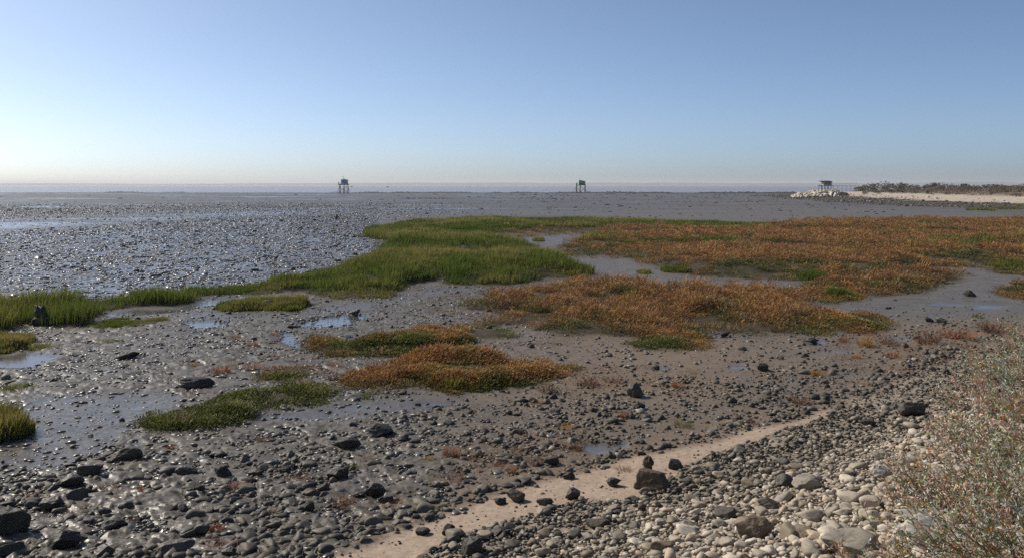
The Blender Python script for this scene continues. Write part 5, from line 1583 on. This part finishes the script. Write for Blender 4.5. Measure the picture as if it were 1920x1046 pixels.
for lx in (-10.5, -10.5):
    MB().bar((lx * u, -1.9, FZ), (lx * u, -1.9, FZ + 8.4 * u), 0.14).build('post', DWOOD, t)
MB().bar((-11 * u, -2, FZ + 1.0), (-4 * u, -2, FZ + 1.0), 0.1).bar((-11 * u, -2, FZ + 0.5), (-4 * u, -2, FZ + 0.5), 0.1).bar((-16 * u, -2, FZ + 0.5), (-11 * u, -2, FZ - 0.4), 0.2).build('railing', DWOOD, t)
MB().bar((-7 * u, 0, FZ + 8.6 * u), (-7.3 * u, 0, FZ + 14 * u), 0.08).build('mast', STEEL, t)
t = empty('footbridge', ((1580 - 960) * u, D + 0.4, 0.0), 'long thin wooden footbridge from the dark blue hut to the headland', 'footbridge')
MB().box((0, 0, FZ), (46 * u, 1.2, 0.12)).build('deck', PWOOD, t)
rl = MB().bar((-23 * u, -0.6, FZ + 1.1), (23 * u, -0.6, FZ + 1.15), 0.1).bar((-23 * u, 0.6, FZ + 1.1), (23 * u, 0.6, FZ + 1.15), 0.1)
for k in range(12):
    xx = (-22 + 4 * k) * u; rl.bar((xx, -0.6, FZ), (xx, -0.6, FZ + 1.1), 0.09)
rl.build('railing', PWOOD, t)
for k in range(6):
    xx = (-20 + 8 * k) * u
    MB().bar((xx, -0.5, -0.4), (xx, -0.5, FZ - 0.06), 0.1).bar((xx, 0.5, -0.4), (xx, 0.5, FZ - 0.06), 0.1).bar((xx, -0.5, FZ - 0.12), (xx, 0.5, FZ - 0.12), 0.1).build('leg', PWOOD, t)

# ------------------------------------------------------------------ small far things
def bird_mesh(pose):
    """a small wader or gull in one surface: body, neck, head and two wings"""
    bm = bmesh.new()
    pts = [(-0.28, 0, 0.02, 0.012), (-0.15, 0, 0.0, 0.05), (0.0, 0, 0.0, 0.075), (0.13, 0, 0.03, 0.06), (0.2, 0, 0.08, 0.035), (0.25, 0, 0.11, 0.042), (0.29, 0, 0.105, 0.02), (0.34, 0, 0.095, 0.006)]
    rings = []
    for (x, y, z, r) in pts:
        rings.append([bm.verts.new((x, y + r * math.cos(a), z + r * math.sin(a))) for a in np.linspace(0, 2 * PI, 8, endpoint=False)])
    for a, b in zip(rings[:-1], rings[1:]):
        for k in range(8): bm.faces.new((a[k], a[(k + 1) % 8], b[(k + 1) % 8], b[k]))
    bm.faces.new(rings[0][::-1]); bm.faces.new(rings[-1])
    for s in (-1, 1):
        w = [((0.1, 0.05, 0.03), (-0.1, 0.05, 0.03)), ((0.12, 0.25, 0.13 + pose), (-0.04, 0.25, 0.13 + pose)), ((0.02, 0.55, 0.08 + pose * 0.6), (-0.06, 0.55, 0.08 + pose * 0.6))]
        prev = None
        for (a, b) in w:
            top = [bm.verts.new((a[0], s * a[1], a[2] + 0.008)), bm.verts.new((b[0], s * b[1], b[2] + 0.004)), bm.verts.new((b[0], s * b[1], b[2] - 0.004)), bm.verts.new((a[0], s * a[1], a[2] - 0.008))]
            if prev:
                for k in range(4): bm.faces.new((prev[k], prev[(k + 1) % 4], top[(k + 1) % 4], top[k]))
            prev = top
        bm.faces.new(prev)
    bmesh.ops.recalc_face_normals(bm, faces=bm.faces)
    me = bpy.data.meshes.new('bird'); bm.to_mesh(me); bm.free()
    me.materials.append(flat_mat('bird_feathers', (0.10, 0.10, 0.105), 0.8, 0.3, 8.0))
    return me
BM_ = bird_mesh(0.12)
for (px_, py_, D, s, rz, lab) in [(661, 351.2, 330, 1.5, 0.2, 'small dark bird flying low just right of the blue hut'), (728, 351.6, 330, 1.5, 2.6, 'small dark bird flying low over the water further right of the blue hut')]:
    o = link('bird', BM_, label=lab, category='bird', group='birds over the flats')
    o.location = ((px_ - 960) / F * D, D, CZ - (py_ - HY) / F * D); o.scale = (s, s, s); o.rotation_euler = (0.1, 0.1, rz)
x, y, z = (float(v[0]) for v in ground_at(631, 412))
stump(x, y, 8 / F * y, [(0, .5, 0), (.3, .36, 0), (.8, .26, .05), (1.1, .14, .05)], 'stump', 'small dark stump far out on the glittering mud with a bright water trail', 9, 3)
# ------------------------------------------------------------------ silvery bushes on the bank
MAT_STEM = flat_mat('bush_stem', (0.24, 0.125, 0.085), 0.75, 0.3, 40)
SILVER = np.array((0.66, 0.66, 0.56)); SAGE = np.array((0.33, 0.355, 0.19)); DEEP = np.array((0.15, 0.185, 0.060)); PINK = np.array((0.52, 0.32, 0.235)); AMBER = np.array((0.58, 0.30, 0.07)); STRAW = np.array((0.60, 0.50, 0.37))

def tube(pts, r0, r1, sides=4):
    """a tapering twig along a polyline"""
    P = np.asarray(pts); n = len(P)
    d = np.gradient(P, axis=0); d /= np.linalg.norm(d, axis=1)[:, None] + 1e-9
    a = np.cross(d, np.array([0.3, 0.2, 0.93])); a /= np.linalg.norm(a, axis=1)[:, None] + 1e-9
    b = np.cross(d, a)
    r = np.linspace(r0, r1, n)[:, None]
    V = np.stack([P + (a * math.cos(2 * PI * k / sides) + b * math.sin(2 * PI * k / sides)) * r for k in range(sides)], 1).reshape(-1, 3)
    Fq = []
    for i in range(n - 1):
        for k in range(sides):
            Fq.append((i * sides + k, i * sides + (k + 1) % sides, (i + 1) * sides + (k + 1) % sides, (i + 1) * sides + k))
    return V, np.array(Fq)

def make_bush(seed, nst, length, lean_az, spread, redness, leaf=1.0):
    rng = np.random.default_rng(seed)
    SV, SF, o = [], [], 0
    LB, LD, LL, LW, LC = [], [], [], [], []
    for s in range(nst):
        az = lean_az + rng.normal(0, spread)
        el = math.radians(rng.uniform(14, 66))
        L = length * rng.uniform(0.55, 1.1)
        n = 9
        p = np.array([rng.normal(0, 0.10), rng.normal(0, 0.10), -0.04])
        d = np.array([math.cos(el) * math.cos(az), math.cos(el) * math.sin(az), math.sin(el)])
        pts = [p.copy()]
        for k in range(n - 1):
            d = d + rng.normal(0, 0.09, 3) + np.array([0, 0, 0.02 if k < 3 else -0.015]); d /= np.linalg.norm(d)
            p = p + d * L / (n - 1); p[2] = max(p[2], 0.02); pts.append(p.copy())
        pts = np.array(pts)
        v, f = tube(pts, 0.0050, 0.0016); SV.append(v); SF.append(f + o); o += len(v)
        ntw = int(11 * L / 0.7)
        red = rng.uniform(0, 1) < redness
        for tw in range(ntw):
            t = rng.uniform(0.22, 1.0) * (n - 1); i = min(int(t), n - 2)
            q = pts[i] + (pts[i + 1] - pts[i]) * (t - i)
            dd = pts[i + 1] - pts[i]; dd /= np.linalg.norm(dd)
            td = dd + rng.normal(0, 0.55, 3) + np.array([0, 0, 0.25]); td /= np.linalg.norm(td)
            tl = rng.uniform(0.09, 0.24) * (1 - 0.3 * t / n)
            e = q + td * tl + np.array([0, 0, rng.normal(0, 0.01)])
            if tw % 2 == 0:
                v, f = tube([q, (q + e) / 2 + rng.normal(0, 0.006, 3), e], 0.0017, 0.0009, 3); SV.append(v); SF.append(f + o); o += len(v)
            m = int(tl / 0.0145)
            u = rng.uniform(0.08, 1.04, m)[:, None]
            LB.append(q + (e - q) * u + rng.normal(0, 0.004, (m, 3)))
            ld = td * 0.9 + rng.normal(0, 0.6, (m, 3)); ld /= np.linalg.norm(ld, axis=1)[:, None]
            LD.append(ld); LL.append(rng.uniform(0.024, 0.050, m) * leaf); LW.append(rng.uniform(0.008, 0.0145, m) * leaf)
            r = rng.uniform(0, 1)
            if red: pal = PINK if r < 0.62 else AMBER if r < 0.76 else STRAW if r < 0.88 else SAGE
            else: pal = SILVER if r < 0.20 else SAGE if r < 0.50 else DEEP if r < 0.80 else PINK if r < 0.94 else AMBER
            jit = rng.uniform(0.65, 1.35, (m, 1)); oth = rng.uniform(0, 1, (m, 1))
            col = np.where(oth < 0.75, pal, np.where(oth < 0.9, SILVER if not red else STRAW, DEEP if not red else PINK)) * jit
            LC.append(col)
    stems = (np.concatenate(SV), np.concatenate(SF))
    B, Dd, L, Wd, C = np.concatenate(LB), np.concatenate(LD), np.concatenate(LL), np.concatenate(LW), np.concatenate(LC)
    m = len(B)
    side = np.cross(Dd, rng.normal(size=(m, 3))); side /= np.linalg.norm(side, axis=1)[:, None] + 1e-9
    side *= Wd[:, None] / 2
    nrm = np.cross(Dd, side); nrm /= np.linalg.norm(nrm, axis=1)[:, None] + 1e-9
    tip = B + Dd * L[:, None]; mid = B + Dd * (L * 0.5)[:, None] + nrm * (L * 0.08)[:, None]
    V = np.stack([B, mid - side, mid + side, tip], 1).reshape(-1, 3)
    i = np.arange(m)[:, None] * 4
    Fq = np.concatenate([i + np.array([[0, 2, 1]]), i + np.array([[1, 2, 3]])])
    return stems, (V, Fq, np.repeat(C, 4, 0))

BUSHES = [  # chart x, y of the foot, stems, length, lean (deg), spread, redness, label
    (1965, 1090, 34, 0.95, 150, 0.9, 0.18, 'dense silvery green bush in the bottom right corner'),
    (1855, 1090, 22, 0.85, 150, 0.9, 0.30, 'green and reddish bush at the bottom, left of the corner bush'),
    (1745, 1100, 16, 0.55, 140, 1.0, 0.45, 'low reddish bush at the bottom edge between the white rocks'),
    (1650, 1092, 9, 0.36, 140, 1.0, 0.55, 'small pinkish bush sprawling over the largest bottom rock'),
    (1950, 985, 34, 0.95, 150, 0.8, 0.15, 'tall silvery bush at the right edge, lower half'),
    (1862, 975, 22, 0.85, 155, 0.8, 0.30, 'bush with amber flecks above the white slab'),
    (1775, 955, 22, 0.66, 160, 0.9, 0.42, 'leftmost wide bush, amber and green, over the upper shingle'),
    (1715, 960, 10, 0.42, 160, 0.9, 0.75, 'pinkish dry bush at the left tip of the thicket'),
    (1960, 890, 34, 0.95, 150, 0.8, 0.25, 'dark green bush at the right edge, mid height'),
    (1885, 860, 19, 0.80, 155, 0.8, 0.35, 'green bush with bare brown stems right of the white rocks'),
    (1815, 855, 15, 0.62, 160, 0.9, 0.65, 'reddish bush thin enough to show the stones'),
    (1950, 800, 30, 0.95, 150, 0.8, 0.35, 'bush with long brown slanting stems at the right edge'),
    (1870, 775, 19, 0.80, 160, 0.8, 0.5, 'mixed pink and green bush behind the slanting stems'),
    (1810, 765, 12, 0.55, 165, 0.9, 0.8, 'dry rust bush at the fringe near the hollow boulder'),
    (1940, 725, 30, 1.00, 150, 0.8, 0.08, 'silver white bush at the right edge, upper part'),
    (1870, 715, 24, 0.85, 160, 0.8, 0.12, 'silver bush with dark green shoots left of the white one'),
    (1960, 672, 28, 1.05, 150, 0.8, 0.05, 'highest silver bush, topping out at the right edge'),
    (1830, 690, 12, 0.55, 165, 1.0, 0.75, 'far pinkish bush on the dark stones'),
]
NL = 0
for i, (bx, by, ns, L, la, spd, red, lab) in enumerate(BUSHES):
    x, y, z = (float(v[0]) for v in ground_at(bx, by))
    D = math.hypot(x, y)
    t = empty('bush', (x, y, float(form(np.array([x]), np.array([y]))[0])), lab, 'bush', 'bushes on the stone bank')
    st, fo = make_bush(40 + i, ns, L, math.radians(la), spd, red, 1.0 if D < 9 else 1.25)
    link('stems', mk_mesh('stems', st[0], st[1], mat=MAT_STEM, smooth=True), t)
    link('foliage', mk_mesh('foliage', fo[0], fo[1], fo[2], MAT_BUSH), t)
    NL += len(fo[0]) // 4
    print('bush', i, 'dist', round(D, 1), 'shore', round(float(shore_d(np.array([x]), np.array([y]))[0]), 1))
print('bush leaves', NL)
